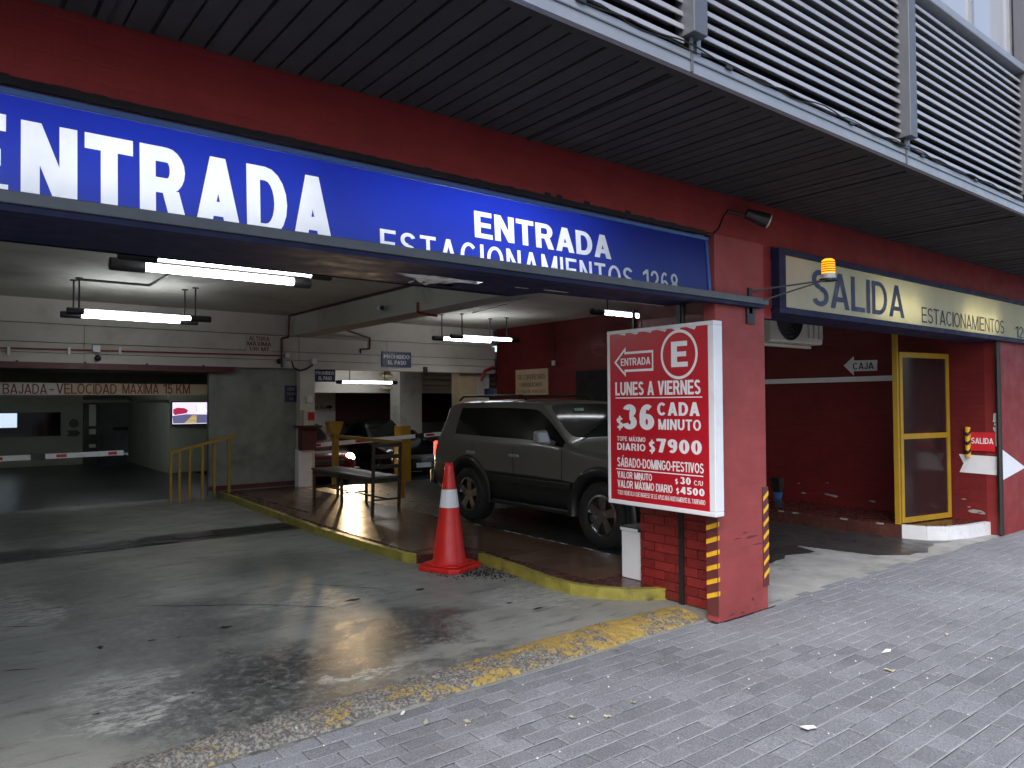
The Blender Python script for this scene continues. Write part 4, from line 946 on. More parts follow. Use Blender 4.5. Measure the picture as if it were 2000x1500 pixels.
# ================================================================== monitor
p, q = YP(337, 786, 15.4), YP(412, 827, 15.4)
tv = thing('monitor', 'lit wall monitor showing a red car on a camera view', 'screen', ((p.x+q.x)/2, 15.45, q.z))
box('case', 'black', (p.x-.02, q.x+.02, 15.41, 15.49, q.z-.03, p.z+.02), tv)
def scr(u0, v0, u1, v1, c, k, nm, pts=None):
    X = lambda u_: p.x+(q.x-p.x)*u_; Z = lambda v_: p.z+(q.z-p.z)*v_
    pp = pts or [(u0, v0), (u1, v0), (u1, v1), (u0, v1)]
    MB().poly([(X(a_), 15.405-k*.001, Z(b_)) for a_, b_ in pp]).build(nm, emit('screen_'+nm, c, .6), tv)
scr(0, 0, 1, 1, (.75, .68, .85), 0, 'picture')
scr(0, 0, 0, 0, (.10, .10, .20), 1, 'picture_floor', [(0, .62), (.35, .55), (1, .58), (1, .97), (.02, .97)])
scr(0, 0, 0, 0, (.35, .02, .06), 2, 'picture_car', [(.02, .32), (.12, .24), (.3, .26), (.4, .36), (.36, .5), (.06, .58), (.02, .5)])
for k in range(6): 
    v_ = .62+k*.06; scr(0, 0, 0, 0, (.65, .45, .08), 2+k*.1, 'picture_stripe', [(.5-k*.035, v_), (.62, v_), (.62, v_+.035), (.48-k*.035, v_+.035)])
scr(0, 0, 0, 0, (.30, .32, .42), 2, 'picture_gap', [(.62, .1), (.75, .1), (1, .42), (1, .5), (.62, .45)])
scr(0, 0, 0, 0, (.9, .88, .95), 3, 'picture_wall', [(.63, .05), (.72, .05), (.98, .45), (.64, .5)])

# ================================================================== yellow handrail, bench, guard rail, barriers
hr = thing('handrail', 'sloping yellow handrail with upright bars at the head of the ramp', 'railing', (3.6, 9.7, 0))
ra, rb_ = YP(462, 850, 9.7), YP(330, 885, 9.7)
MB().bar(ra, rb_, .05, .05).build('top_rail', 'yellow', hr)
for px, zb in ((333, 0), (350, 0), (370, 0), (395, 0), (418, .1), (447, .1)):
    x = YP(px, 960, 9.7).x; tz = rb_.z+(ra.z-rb_.z)*(x-rb_.x)/(ra.x-rb_.x)
    MB().box(x-.02, x+.02, 9.68, 9.72, zb, tz).build('baluster', 'yellow', hr)
bn = thing('bench', 'dark wooden bench with slatted end back on the tiled walkway', 'bench', (5.1, 7.0, .115))
zf = .09
for (x, y, zt) in ((4.89, 6.05, 1.08), (5.31, 6.05, 1.07), (4.9, 8.08, .56), (5.31, 8.08, .56), (4.9, 7.06, .56), (5.31, 7.06, .56)):
    MB().bar((x, y, zf), (x, y+(-.04 if zt > 1 else 0), zt), .04, .04, (0, 1, 0)).build('leg', 'wood', bn, bevel=.005)
MB().box(4.86, 5.34, 6.07, 8.12, .555, .585).build('seat', 'seat', bn, bevel=.006)
MB().box(4.88, 5.32, 6.09, 8.1, .49, .553).build('seat_frame', 'wood', bn)
for z in (1.0, .84, .70):
    MB().box(4.91, 5.29, 6.0, 6.025, z, z+.055).build('back_slat', 'wood', bn, bevel=.004)
for (a_, b_) in (((4.89, 6.05, .26), (5.31, 6.05, .26)), ((4.9, 8.08, .28), (5.31, 8.08, .28)), ((5.1, 6.05, .27), (5.1, 8.08, .27)), ((4.9, 7.06, .27), (5.31, 7.06, .27))):
    MB().bar(a_, b_, .025, .025).build('stretcher', 'wood', bn)
gd = thing('guard_rail', 'yellow guard rail on a square post behind the bench', 'railing', (5.9, 9.4, .11))
a_, b_ = YP(655, 952, 9.4), YP(655, 830, 9.4)
MB().box(a_.x-.05, a_.x+.05, 9.35, 9.45, .085, 1.28).build('post', 'yellow', gd, bevel=.006)
p, q = YP(643, 824, 9.3), YP(672, 846, 9.3)
MB().prism([(p.x, 9.32, p.z), (q.x, 9.32, p.z), (q.x-.07, 9.32, q.z), (p.x+.04, 9.32, q.z)], (0, .16, 0)).build('post_head', 'yellow', gd)
p, q = YP(660, 852, 9.34), XP(787, 864, 5.42)
q = YP(787, 865, 7.2)
MB().bar((a_.x, 9.33, p.z), (q.x, 7.2, q.z), .05, .055).build('rail', 'yellow', gd)
MB().box(q.x-.025, q.x+.025, 7.18, 7.22, .085, q.z).build('post', 'yellow', gd)
# barrier behind the grey car
b2 = thing('boom_barrier', 'yellow boom barrier cabinet with white and red arm behind the grey car', 'barrier', (8.35, 11.1, -.1))
p, q = YP(783, 832, 11.0), YP(803, 936, 11.0)
MB().box(p.x, q.x, 11.0, 11.3, -.12, p.z).build('cabinet', 'yellow', b2, bevel=.01)
p, q = YP(612, 870, 10.95), YP(863, 847, 10.95)
MB().bar(p, q, .03, .085).build('arm', 'signwhite', b2)
for f0_, f1_ in ((.30, .46), (.86, .93), (.0, .05)):
    MB().bar(p.lerp(q, f0_), p.lerp(q, f1_), .036, .05).build('red_band', 'signred', b2)
MB().bar(p.lerp(q, .77), p.lerp(q, .84), .06, .1).build('arm_joint', 'black', b2)
# barrier on the ramp
b1 = thing('boom_barrier', 'white and red barrier arm lowered across the dark ramp', 'barrier', (-.4, 10.5, 0))
p, q = YP(-60, 900, 10.3), YP(241, 884, 10.3)
p = Vector((-.3, 10.3, p.z))
MB().bar(p, q, .03, .08).build('arm', 'signwhite', b1)
for px0, px1 in ((110, 130), (211, 228), (-20, 5)):
    u0, u1 = YP(px0, 890, 10.3).x, YP(px1, 890, 10.3).x; L = lambda x: p.lerp(q, (x-p.x)/(q.x-p.x))
    MB().bar(L(u0), L(u1), .036, .045).build('red_band', 'signred', b1)
MB().bar(L(YP(60, 890, 10.3).x), L(YP(88, 890, 10.3).x), .06, .09).build('arm_joint', 'black', b1)
MB().box(-.55, -.2, 10.15, 10.45, 0, 1.05).build('cabinet', 'yellow', b1, bevel=.01)
# ticket reader
t = thing('ticket_reader', 'dark tilted ticket reader on a white pedestal at the white pillar', 'machine', (5.58, 9.85, .1))
p, q = YP(583, 878, 9.8), YP(609, 946, 9.8)
MB().box(p.x, q.x, 9.8, 9.98, .086, p.z).build('pedestal', 'signwhite', t, bevel=.008)
p, q = YP(587, 836, 9.7), YP(617, 878, 9.75)
MB().prism([(p.x, 9.62, q.z), (q.x-.05, 9.62, q.z), (q.x+.03, 9.75, p.z), (p.x+.05, 9.75, p.z)], (0, .2, 0)).build('reader', 'maroon', t, bevel=.008)
MB().box(p.x-.02, q.x+.06, 9.6, 9.98, p.z, p.z+.04).build('hood', 'black', t)

# ================================================================== cone, bin, AC, exit wall things
cc = ZP(890, 1098, 0); cc = Vector((4.03, 2.78, 0))
cn = thing('traffic_cone', 'red orange traffic cone with one white reflective band', 'cone', cc)
ba = MB(); n = 8
ang = R(20)
rotp = lambda x, y: (cc.x+x*math.cos(ang)-y*math.sin(ang), cc.y+x*math.sin(ang)+y*math.cos(ang))
c8 = [(-.25,-.18),(-.18,-.25),(.18,-.25),(.25,-.18),(.25,.18),(.18,.25),(-.18,.25),(-.25,.18)]
ba.prism([rotp(x, y)+(.0,) for x, y in c8], (0, 0, .045)); ba.prism([rotp(x*.82, y*.82)+(.045,) for x, y in c8], (0, 0, .02))
ba.build('base', 'cone', cn, bevel=.01)
rr = lambda z: .165-(.165-.038)*(z-.06)/(1.03-.06)
MB().lathe([(rr(.06)+.02, .06), (rr(.10), .10), (rr(.5), .5), (rr(.60), .60), (rr(.80), .80), (rr(1.0), 1.0), (.036, 1.03), (.024, 1.03), (.024, .9)], cc, n=40).build('body', 'cone', cn, smooth=True)
MB().lathe([(rr(.60)+.003, .60), (rr(.775)+.003, .775)], cc, n=40).build('reflective_band', 'reflect', cn, smooth=True)
bi = thing('waste_bin', 'white box bin with black lid against the brick side of the pillar', 'bin', (4.92, 1.1, .12))
MB().box(4.80, 4.99, .985, 1.20, .086, .50).build('body', 'plastic', bi, bevel=.008)
MB().box(4.79, 5.0, .975, 1.21, .50, .535).build('lid', 'black', bi, bevel=.006)
box('bag_edge', 'plastic', (4.785, 4.79, 1.0, 1.2, .50, .525), bi)
ac = thing('air_conditioner', 'beige air conditioner outdoor unit under the exit sign', 'air conditioner', (7.3, 1.05, 2.22))
MB().box(6.75, 7.78, .95, 1.3, 2.24, 2.82).build('case', 'beige', ac, bevel=.02)
g = MB()
for k in range(6): g.lathe([(.05+k*.038, 0), (.056+k*.038, -.012), (.062+k*.038, 0)], (7.12, .948, 2.52), 'y', 28)
g.build('fan_grille', 'black', ac); MB().cyl((7.12, .952, 2.52), (7.12, .948, 2.52), .26, 28).build('fan_opening', 'voidshade', ac)
for k in range(3): box('fin', 'beige', (7.47+k*.1, 7.54+k*.1, .93, .95, 2.30, 2.75), ac)
MB().bar((6.8, 1.1, 2.22), (7.75, 1.1, 2.22), .05, .03).build('bracket', 'beige', ac)
# CAJA arrow and white strip on the red wall
WX = 10.045
t = thing('cashier_arrow', 'small white arrow sign reading CAJA on the dark red exit wall', 'sign', (WX, 1.6, 2.0))
pt_ = [XP(*p, WX) for p in ((1648, 714), (1667, 696), (1667, 704), (1713, 703), (1713, 724), (1667, 725), (1667, 733))]
MB().prism(pt_, (.012, 0, 0)).build('arrow', 'signwhite', t)
a, b = XP(1666, 722, WX-.003), XP(1706, 707, WX-.003)
text('CAJA', a, (0, b.y-a.y, 0), (0, 0, b.z-a.z), 'letterk', t, .02)
a, b = XP(1490, 751, WX), XP(1752, 733, WX); h_ = XP(1600, 748, WX).z-XP(1600, 738, WX).z
box('wall_strip', 'signwhite', (WX-.01, 10.058, .9, 3.4, 1.885, 1.955), label='long white trim strip on the red wall below the CAJA arrow', cat='trim')
# door / glazed screen with yellow frame
dr_ = thing('screen_door', 'yellow framed glazed door standing open beside the exit wall', 'door', (9.05, .73, .15))
A0, A1 = Vector((9.05, .74, 0)), Vector((10.04, .56, 0)); dv = (A1-A0).normalized(); nv = Vector((dv.y, -dv.x, 0))
def dpt(u_, z): q_ = A0.lerp(A1, u_); return (q_.x, q_.y, z)
zb_, zm, zt_ = .165, 1.19, 2.20
def dbar(u0, z0, u1, z1, w_, nm, mt='doorframe', d=.045):
    MB().bar(dpt(u0, z0), dpt(u1, z1), w_, d, nv).build(nm, mt, dr_, bevel=.003)
MB().box(9.03, 9.065, .72, .78, .152, 2.62).build('post', 'doorframe', dr_, bevel=.004)
MB().bar(dpt(.06, zb_), dpt(.06, zt_), .05, .045, nv).build('stile', 'doorframe', dr_, bevel=.003)
MB().bar(dpt(.965, zb_), dpt(.965, zt_), .055, .045, nv).build('stile', 'doorframe', dr_, bevel=.003)
for z in (zb_+.03, zm, zt_-.03): MB().bar(dpt(.085, z), dpt(.94, z), .065, .04, nv).build('crossrail', 'doorframe', dr_, bevel=.003)
q_ = N('dark_reflecting_glass'); q_.b.inputs['Base Color'].default_value = (.030, .014, .014, 1); q_.b.inputs['Roughness'].default_value = .16; q_.b.inputs['Specular IOR Level'].default_value = .28; q_.b.inputs['IOR'].default_value = 1.5
M['doorglass'] = q_.m
for z0, z1 in ((zb_+.06, zm-.03), (zm+.03, zt_-.06)):
    a, b = Vector(dpt(.085, 0)), Vector(dpt(.94, 0))
    MB().prism([(a.x, a.y, z0), (b.x, b.y, z0), (b.x, b.y, z1), (a.x, a.y, z1)], nv*.006).build('pane', 'doorglass', dr_)
# arrow, SALIDA plate, hazard post on the wall corner
t = thing('exit_arrow', 'large white arrow painted board pointing right at the corner of the exit', 'sign', (10.05, .3, .7))
pa = [XP(*p, 10.05) for p in ((1873, 887), (1947, 892), (1947, 928), (1874, 922), (1882, 905))]
MB().prism(pa, (.008, 0, 0)).build('shaft', 'signwhite', t)
pb = [YP(*p, -.012) for p in ((1955, 876), (2003, 913), (1955, 940))]
MB().prism(pb, (0, .008, 0)).build('head', 'signwhite', t)
t = thing('exit_plate', 'small red plate reading SALIDA on the wall above the white arrow', 'sign', (10.04, .2, 1))
a, b = XP(1896, 880, 10.04), XP(1943, 845, 10.04)
box('plate', mat('bright_red_plate', (.62, .02, .03), .4), (10.04, 10.058, b.y, a.y, a.z, b.z), t)
c, d = XP(1897, 866, 10.036), XP(1940, 856, 10.036); text('SALIDA', c, (0, d.y-c.y, 0), (0, 0, d.z-c.z), 'letterw', t, .025)
t = thing('hazard_post', 'short yellow and black striped post fixed to the wall left of the SALIDA plate', 'post', (10.03, .34, .94))
a, b = XP(1891, 892, 10.02), XP(1891, 834, 10.02)
MB().cyl((10.02, a.y, a.z), (10.02, a.y, b.z), .03, 14).build('post', 'ysign', t)
for k in range(3):
    z = a.z+.07+k*.11; n = 14; r = .0315
    ring = lambda zz_, i: (10.02+r*math.cos(2*math.pi*i/n), a.y+r*math.sin(2*math.pi*i/n), zz_+.04*math.cos(2*math.pi*i/n))
    MB().add([ring(z, i) for i in range(n)]+[ring(z+.045, i) for i in range(n)], [(i, (i+1) % n, n+(i+1) % n, n+i) for i in range(n)]).build('stripe', 'black', t)
t = run('downpipe', 'black downpipe at the corner of the exit opening', 'pipe', [(10.03, .0, .02), (10.03, -.0, 2.33)], .03, 'black')
p = ZP(1526, 970, -.0)
c = XP(1526, 975, 9.2); t = thing('bucket', 'dark bucket with blue base beside the exit wall', 'bucket', (9.3, 4.0, .15))
bx_ = ZP(1526, 972, .16)
MB().lathe([(0, 0), (.11, 0), (.125, .10)], (bx_.x, bx_.y, .15), n=18).build('base', 'bucket', t, smooth=False)
MB().lathe([(.125, .10), (.15, .32), (.14, .32), (.115, .12)], (bx_.x, bx_.y, .15), n=18).build('rim', 'black', t)
# litter on the sidewalk
for k, (px, py, sx, sy, mt, nm, lb) in enumerate(((1578,1424,.05,.04,'paper','paper_scrap','cream paper scrap lying on the pavers, the largest one'),(1732,1273,.07,.02,'paper','paper_scrap','thin white paper strip on the pavers'),(1738,1311,.045,.03,'leaf','dry_leaf','pale leaf lying just below the white paper strip'),
        (1850,1241,.025,.02,'leaf','dry_leaf','pale leaf farthest right on the pavers'),(787,1394,.035,.012,'paper','cigarette_butt','white cigarette butt by the worn yellow threshold'),(912,1411,.03,.03,'leaf','dry_leaf','yellow leaf on pavers in front of the threshold, left of the others'),
        (1116,1402,.025,.02,'leaf','dry_leaf','small yellow leaf below the pillar, left of a pair'),(1186,1402,.025,.025,'leaf','dry_leaf','small yellow leaf below the pillar, right of a pair'),(1204,1271,.022,.025,'leaf','dry_leaf','small yellow leaf at the foot of the yellow threshold'),
        (1237,1375,.025,.015,'leaf','dry_leaf','small yellow leaf above the pair on the pavers'),(832,1413,.03,.02,'leaf','dry_leaf','brownish leaf left of the yellow leaf by the threshold'))):
    if mt == 'leaf': sx, sy = sx*.75, sy*.7
    c = ZP(px, py, .003); n = 9 if mt == 'leaf' else 5; r0 = random.uniform(0, 3)
    ps = [(c.x+sx*math.cos(r0)*math.cos(2*math.pi*i/n)*random.uniform(.7, 1)-sy*math.sin(r0)*math.sin(2*math.pi*i/n), c.y+sx*math.sin(r0)*math.cos(2*math.pi*i/n)+sy*math.cos(r0)*math.sin(2*math.pi*i/n)*random.uniform(.7, 1), .004+random.uniform(0, .016)) for i in range(n)]
    MB().add(ps+[(c.x, c.y, .007)], [(i, (i+1) % n, n) for i in range(n)]).build(nm, mt, label=lb, cat='litter')
cr = MB()
for k in range(170):
    x, y = random.uniform(1, 7), random.uniform(-2.3, .12); r = random.uniform(.002, .006)
    cr.add([(x-r, y-r*.7, .002), (x+r, y-r, .002), (x+r*.3, y+r, .002), (x, y, .002+r)], [(0, 1, 3), (1, 2, 3), (2, 0, 3)])
cr.build('grit', 'paper', kind='stuff', label='scattered pale grit and crumbs on the paved sidewalk', cat='grit')

# ================================================================== VEHICLES
def make_car(t, cx, y0, z0, st, win, ws, rear, mats, wheels, clad=False):
    """lofted body; st = stations (s, w, zb, zs, wb, wt, zt, zc) from the front bumper backwards"""
    me = bpy.data.meshes.new('cage'); vs_, fs, mi = [], [], []
    def half(s_):
        s, w_, zb, zs, wb, wt, zt, zc = s_
        L3 = lambda k: (wb+(wt-wb)*k, zs+(zt-zs)*k)
        return [(.55*w_, zb), (.9*w_, zb), (w_*.985, zb+.10), (w_, zb+.52*(zs-zb)), (w_*.997, zs-.10), (wb, zs), L3(.10), L3(.86), (wt, zt), (.90*wt, zt+(zc-zt)*.45), (.45*wt, zc-.006)]
    for s_ in st:
        h = half(s_); loop = h+[(-x, z) for x, z in reversed(h)]
        vs_ += [(cx-x, y0+s_[0], z0+z) for x, z in loop]
    n = 22
    for i in range(len(st)-1):
        for j in range(n):
            jj = j if j < 11 else 20-j          # strip index on the half
            if j == 10 : jj = 10
            if j == 21: jj = -1
            k = 0; sm_ = (st[i][0]+st[i+1][0])/2
            if jj == 6 and win[0] < sm_ < win[1]: k = 1
            if jj in (9, 10) and ws[0] < sm_ < ws[1]: k = 2
            if jj in (9, 10) and rear[0] < sm_ < rear[1]: k = 2
            if clad and jj in (0, 1, 2): k = 3
            if jj == -1: k = 3
            fs.append((i*n+j, i*n+(j+1) % n, (i+1)*n+(j+1) % n, (i+1)*n+j)); mi.append(k)
    fs.append(tuple(range(n-1, -1, -1))); mi.append(3 if clad else 0); e = (len(st)-1)*n
    fs.append(tuple(range(e, e+n))); mi.append(0)
    me.from_pydata(vs_, [], fs)
    for k in mats: me.materials.append(M[k])
    me.materials.append(M['black'])
    for p_, k in zip(me.polygons, mi): p_.material_index = k
    bm = bmesh.new(); bm.from_mesh(me); bmesh.ops.recalc_face_normals(bm, faces=bm.faces)
    cl = bm.edges.layers.float.new('crease_edge')
    for e_ in bm.edges:
        a_, b_ = e_.verts[0].index, e_.verts[1].index
        if a_ % n == b_ % n and (a_ % n) in (5, 6, 7, 8, 13, 14, 15, 16): e_[cl] = .55
        if {f_.material_index for f_ in e_.link_faces} in ({0, 1}, {0, 2}): e_[cl] = .9
    bm.to_mesh(me); bm.free()
    o = bpy.data.objects.new('cage', me); col.objects.link(o)
    sb = o.modifiers.new('s', 'SUBSURF'); sb.levels = sb.render_levels = 2
    cut = MB()
    for (sy, r) in wheels: cut.cyl((cx-1.5, y0+sy, z0+r), (cx+1.5, y0+sy, z0+r), r*1.17, 28)
    cm = cut.mesh('cut', 'black'); co = bpy.data.objects.new('cut', cm); col.objects.link(co)
    b_ = o.modifiers.new('b', 'BOOLEAN'); b_.object = co; b_.operation = 'DIFFERENCE'; b_.solver = 'EXACT'; b_.material_mode = 'INDEX' if hasattr(b_, 'material_mode') else b_.material_mode
    dg = bpy.context.evaluated_depsgraph_get(); ev = bpy.data.meshes.new_from_object(o.evaluated_get(dg))
    bpy.data.objects.remove(o); bpy.data.objects.remove(co)
    V = [v.co.copy() for v in ev.vertices]; groups = {}
    for p_ in ev.polygons:
        k = p_.material_index
        key = {0: 'body', 1: 'window', 2: 'glass', 3: 'lower'}.get(k, 'body')
        c_ = p_.center
        if k == 1: key = ('window', c_.x < cx)
        if k == 2: key = ('windscreen', c_.y < y0+(st[0][0]+st[-1][0])*.6)
        groups.setdefault(key, []).append(tuple(p_.vertices))
    parts = {}
    for key, ff_ in groups.items():
        used = sorted({i for f_ in ff_ for i in f_}); mp = {i: k for k, i in enumerate(used)}
        m2 = bpy.data.meshes.new('p'); m2.from_pydata([V[i] for i in used], [], [tuple(mp[i] for i in f_) for f_ in ff_]); m2.shade_smooth()
        m2.set_sharp_from_angle(angle=R(42))
        if key == 'body': nm, mt = 'body', mats[0]
        elif key == 'lower': nm, mt = 'lower_body', mats[3]
        elif key[0] == 'window': nm, mt = 'side_window', mats[1]
        else: nm, mt = ('windscreen' if key[1] else 'rear_window'), mats[2]
        m2.name = nm; m2.materials.append(M[mt]); parts[key] = place(nm, m2, t)
    return parts
def wheel(t, x, y, z, r, w_, sgn, rr_, spokes=5):
    """sgn -1: outer face towards -x"""
    rim = MB(); o_ = sgn*w_/2
    rim.lathe([(rr_, -o_*.2), (rr_*.99, o_*.75), (rr_*1.03, o_*.9), (rr_*.93, o_*.95), (rr_*.90, o_*.3)], (x, y, z), 'x', 32)
    rim.lathe([(0, o_*.74), (rr_*.22, o_*.74), (rr_*.26, o_*.5)], (x, y, z), 'x', 20)
    for k in range(spokes):
        a = 2*math.pi*k/spokes+.35
        d = Vector((0, math.cos(a), math.sin(a))); s_ = Vector((0, -math.sin(a), math.cos(a)))
        c = Vector((x, y, z)); w0, w1 = rr_*.17, rr_*.26
        top = [c+d*rr_*.15-s_*w0+Vector((o_*.72, 0, 0)), c+d*rr_*.15+s_*w0+Vector((o_*.72, 0, 0)), c+d*rr_*.97+s_*w1+Vector((o_*.80, 0, 0)), c+d*rr_*.97-s_*w1+Vector((o_*.80, 0, 0))]
        rim.prism(top, (-o_*.35, 0, 0))
    wh = rim.build('wheel', 'chrome', t)
    MB().lathe([(rr_*.95, -o_), (r*.93, -o_), (r, -o_*.75), (r, o_*.75), (r*.95, o_*.98), (rr_*1.12, o_), (rr_*1.0, o_*.85)], (x, y, z), 'x', 40).build('tyre', 'rubber', wh, smooth=True)
    MB().cyl((x, y, z), (x+o_*.25, y, z), rr_*.9, 20).build('brake_disc', 'black', wh)

SX0, SY0 = 6.72, 1.62
suv = thing('suv', 'grey off-road estate car with black lower cladding leaving the garage', 'car', (SX0, SY0+2.2, 0))
st = [(0, .70, .40, .70, .68, .63, .74, .76), (.05, .82, .34, .82, .80, .75, .88, .90), (.25, .875, .32, .93, .855, .79, .99, 1.02), (.55, .885, .32, .96, .865, .80, 1.02, 1.06), (.9, .885, .32, .99, .865, .80, 1.04, 1.09),
      (1.30, .885, .32, 1.04, .865, .81, 1.08, 1.13), (1.45, .885, .32, 1.07, .865, .815, 1.12, 1.17), (1.52, .885, .32, 1.08, .865, .80, 1.16, 1.20), (1.80, .885, .32, 1.09, .865, .745, 1.41, 1.44), (2.06, .885, .32, 1.10, .865, .70, 1.58, 1.615), (2.16, .885, .32, 1.10, .865, .69, 1.615, 1.65), (2.5, .885, .32, 1.105, .865, .685, 1.63, 1.67),
      (3.2, .885, .32, 1.115, .86, .68, 1.635, 1.68), (3.85, .88, .32, 1.13, .855, .675, 1.625, 1.67), (3.95, .88, .32, 1.13, .85, .67, 1.62, 1.665), (4.17, .87, .34, 1.13, .84, .66, 1.58, 1.62), (4.22, .865, .35, 1.13, .83, .66, 1.55, 1.58), (4.33, .85, .36, 1.10, .81, .70, 1.22, 1.24), (4.38, .84, .38, 1.0, .80, .72, 1.10, 1.12), (4.43, .80, .42, .86, .76, .70, .93, .94)]
pp = make_car(suv, SX0, SY0, 0, st, (1.6, 3.9), (1.5, 2.1), (4.19, 4.34), ('suv', 'glassk', 'wglass', 'clad'), [(.88, .37), (3.46, .37)], True)
for sy in (.88, 3.46):
    for sg in (-1, 1):
        wheel(suv, SX0+sg*.765, SY0+sy, .365, .365, .24, sg, .225)
        fl_ = MB(); n = 26; yc = SY0+sy
        for k in range(n+1):
            a = R(-8)+R(196)*k/n
            for (r_, xx) in ((.415, .80), (.425, .905), (.50, .915), (.535, .885)):
                fl_.v.append((SX0+sg*xx, yc+r_*math.cos(a), .37+r_*math.sin(a)))
        fl_.f = [(k*4+j, k*4+j+1, (k+1)*4+j+1, (k+1)*4+j) for k in range(n) for j in range(3)]
        fl_.build('wheel_arch_flare', 'clad', suv, smooth=True)
for sg in (-1, 1):
    X = SX0+sg*.89
    MB().box(min(X, X+sg*.022), max(X, X+sg*.022), SY0+1.35, SY0+2.95, .60, .68).build('door_moulding', 'clad', suv, bevel=.006)
    MB().box(SX0+sg*.80-.06, SX0+sg*.80+.06, SY0+1.32, SY0+2.98, .30, .36).build('running_board', 'clad', suv, bevel=.012)
    mr = MB().add([(SX0+sg*(.93+dx), SY0+1.62+dy, 1.12+dz) for dx, dy, dz in ((0,0,.0),(.2,.02,.02),(.2,.05,.17),(.04,.03,.18),(0,.16,.01),(.19,.15,.03),(.19,.15,.16),(.04,.15,.17))],
                  [(0,1,2,3),(4,7,6,5),(0,4,5,1),(1,5,6,2),(2,6,7,3),(3,7,4,0)]).build('mirror', 'silver', suv, bevel=.03)
    MB().bar((SX0+sg*.87, SY0+1.66, 1.13), (SX0+sg*.96, SY0+1.68, 1.17), .06, .05).build('mirror_arm', 'clad', mr)
    for sy in (2.32, 3.28): MB().box(X-.012, X+.012, SY0+sy, SY0+sy+.19, .93, .965).build('door_handle', 'silver', suv, bevel=.006)
    for sy in (1.5, 2.42, 3.32): MB().box(X-.006, X+.004*sg, SY0+sy, SY0+sy+.008, .42, 1.07).build('door_gap', 'black', suv)
    MB().tube([(SX0+sg*.6, SY0+2.5, 1.66), (SX0+sg*.6, SY0+2.6, 1.715), (SX0+sg*.6, SY0+3.95, 1.715), (SX0+sg*.6, SY0+4.05, 1.655)], .016).build('roof_rail', 'clad', suv)
    MB().box(SX0+sg*.62-.14, SX0+sg*.62+.14, SY0+.035, SY0+.09, .70, .86).build('headlight', 'lamp', suv, bevel=.02)
    MB().box(SX0+sg*.79-.045, SX0+sg*.79+.045, SY0+4.33, SY0+4.415, .84, 1.06).build('tail_light', 'tail', suv, bevel=.02)
    MB().cyl((X-.002*sg, SY0+1.16, .80), (X+.008*sg, SY0+1.16, .80), .022, 14).build('side_repeater', 'lamp', suv)
for yy in (2.9, 3.6): MB().bar((SX0-.6, SY0+yy, 1.715), (SX0+.6, SY0+yy, 1.715), .03, .02).build('roof_bar', 'clad', suv)
MB().box(SX0-.4, SX0+.4, SY0-.02, SY0+.06, .64, .80).build('grille', 'black', suv, bevel=.02)
MB().box(SX0-.86, SX0+.86, SY0-.06, SY0+.14, .40, .60).build('front_bumper', 'clad', suv, bevel=.05)
MB().box(SX0-.84, SX0+.84, SY0+4.34, SY0+4.54, .42, .66).build('rear_bumper', 'clad', suv, bevel=.06)
c = YP(1164, 803, SY0+1.97)
MB().poly([(SX0-.30, SY0+1.925, 1.545), (SX0-.14, SY0+1.925, 1.55), (SX0-.14, SY0+1.90, 1.515), (SX0-.30, SY0+1.90, 1.51)]).build('sticker', mat('green_sticker', (.25, .5, .4), .6), suv)
MB().bar((SX0-.55, SY0+1.50, 1.215), (SX0-.1, SY0+1.66, 1.36), .015, .012).build('wiper', 'black', suv)
MB().box(7.45, 7.80, 3.55, 3.7, 1.66, 1.76).build('roof_box', 'cream', suv)

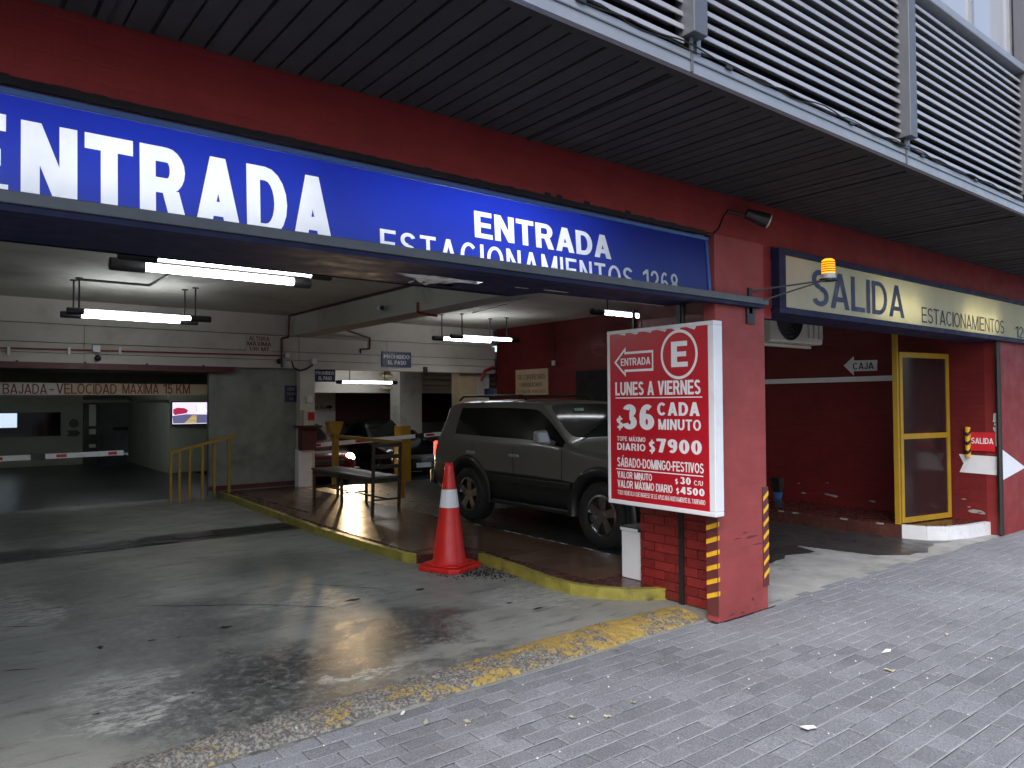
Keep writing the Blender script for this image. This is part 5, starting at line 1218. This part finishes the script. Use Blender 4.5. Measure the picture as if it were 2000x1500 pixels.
sed = [(0, .62, .25, .50, .60, .55, .55, .57), (.06, .76, .20, .60, .74, .68, .66, .68), (.3, .84, .18, .70, .81, .72, .75, .78), (.8, .86, .18, .78, .83, .74, .84, .88), (1.15, .86, .18, .84, .84, .76, .89, .93), (1.25, .86, .18, .86, .84, .75, .93, .96),
       (1.7, .86, .18, .88, .84, .63, 1.28, 1.31), (1.95, .86, .18, .88, .84, .60, 1.37, 1.41), (2.6, .86, .18, .89, .84, .60, 1.39, 1.43), (3.1, .86, .18, .90, .83, .60, 1.34, 1.38), (3.2, .86, .18, .90, .83, .60, 1.31, 1.35), (3.7, .85, .2, .92, .81, .70, .98, 1.0), (3.8, .85, .2, .92, .81, .71, .96, .98), (4.15, .82, .24, .88, .78, .70, .93, .95), (4.22, .74, .32, .70, .70, .64, .76, .77)]
def sedan(label, cx, y0, z0, paint, lit):
    t = thing('sedan', label, 'car', (cx, y0+2, z0))
    make_car(t, cx, y0, z0, sed, (1.4, 3.4), (1.26, 1.9), (3.2, 3.68), (paint, 'glassk', 'wglass', paint), [(.8, .3), (3.35, .3)])
    for sy in (.8, 3.35):
        for sg in (-1, 1): wheel(t, cx+sg*.74, y0+sy, z0+.3, .3, .2, sg, .19)
    for sg in (-1, 1):
        on_ = lit == sg
        MB().lathe([(0, -.03), (.06, -.025), (.10, .0), (.11, .05)], (cx+sg*.60, y0+.07, z0+.62), 'y', 18).build('headlight', 'headlight' if on_ else 'lamp', t, smooth=True)
        MB().box(cx+sg*.93-.08, cx+sg*.93+.08, y0+1.45, y0+1.55, z0+.93, z0+1.03).build('mirror', paint, t, bevel=.02)
        if on_:
            ld = bpy.data.lights.new('headlight_beam', 'SPOT'); lo = bpy.data.objects.new('headlight_beam', ld); col.objects.link(lo)
            ld.energy = 520; ld.spot_size = R(50); ld.spot_blend = 1; ld.color = (1, .70, .38); ld.shadow_soft_size = .04
            lo.location = (cx+sg*.60, y0-.01, z0+.62); lo.rotation_euler = Vector((-.52, -1, -.26)).to_track_quat('-Z', 'Y').to_euler()
            lo.parent = t; lo.matrix_parent_inverse = ABS[t.name].inverted()
    MB().box(cx-.42, cx+.42, y0-.01, y0+.03, z0+.50, z0+.60).build('grille', 'black', t, bevel=.01)
    MB().box(cx-.78, cx+.78, y0-.06, y0+.12, z0+.24, z0+.42).build('bumper', paint, t, bevel=.04)
    p_ = MB().box(cx-.2, cx+.2, y0-.075, y0-.062, z0+.30, z0+.41).build('number_plate', 'paper', t)
    for k in range(3): MB().bar((cx-.4, y0-.02, z0+.52+k*.03), (cx+.4, y0-.02, z0+.52+k*.03), .012, .008).build('grille_bar', 'chrome', t)
    return t
sedan('dark red car with one lit headlight waiting behind the bench', 6.75, 11.75, -.2, 'carred', 1)
sedan('black car glimpsed behind the tail of the grey car', 9.25, 11.9, -.2, 'carblack', 0)
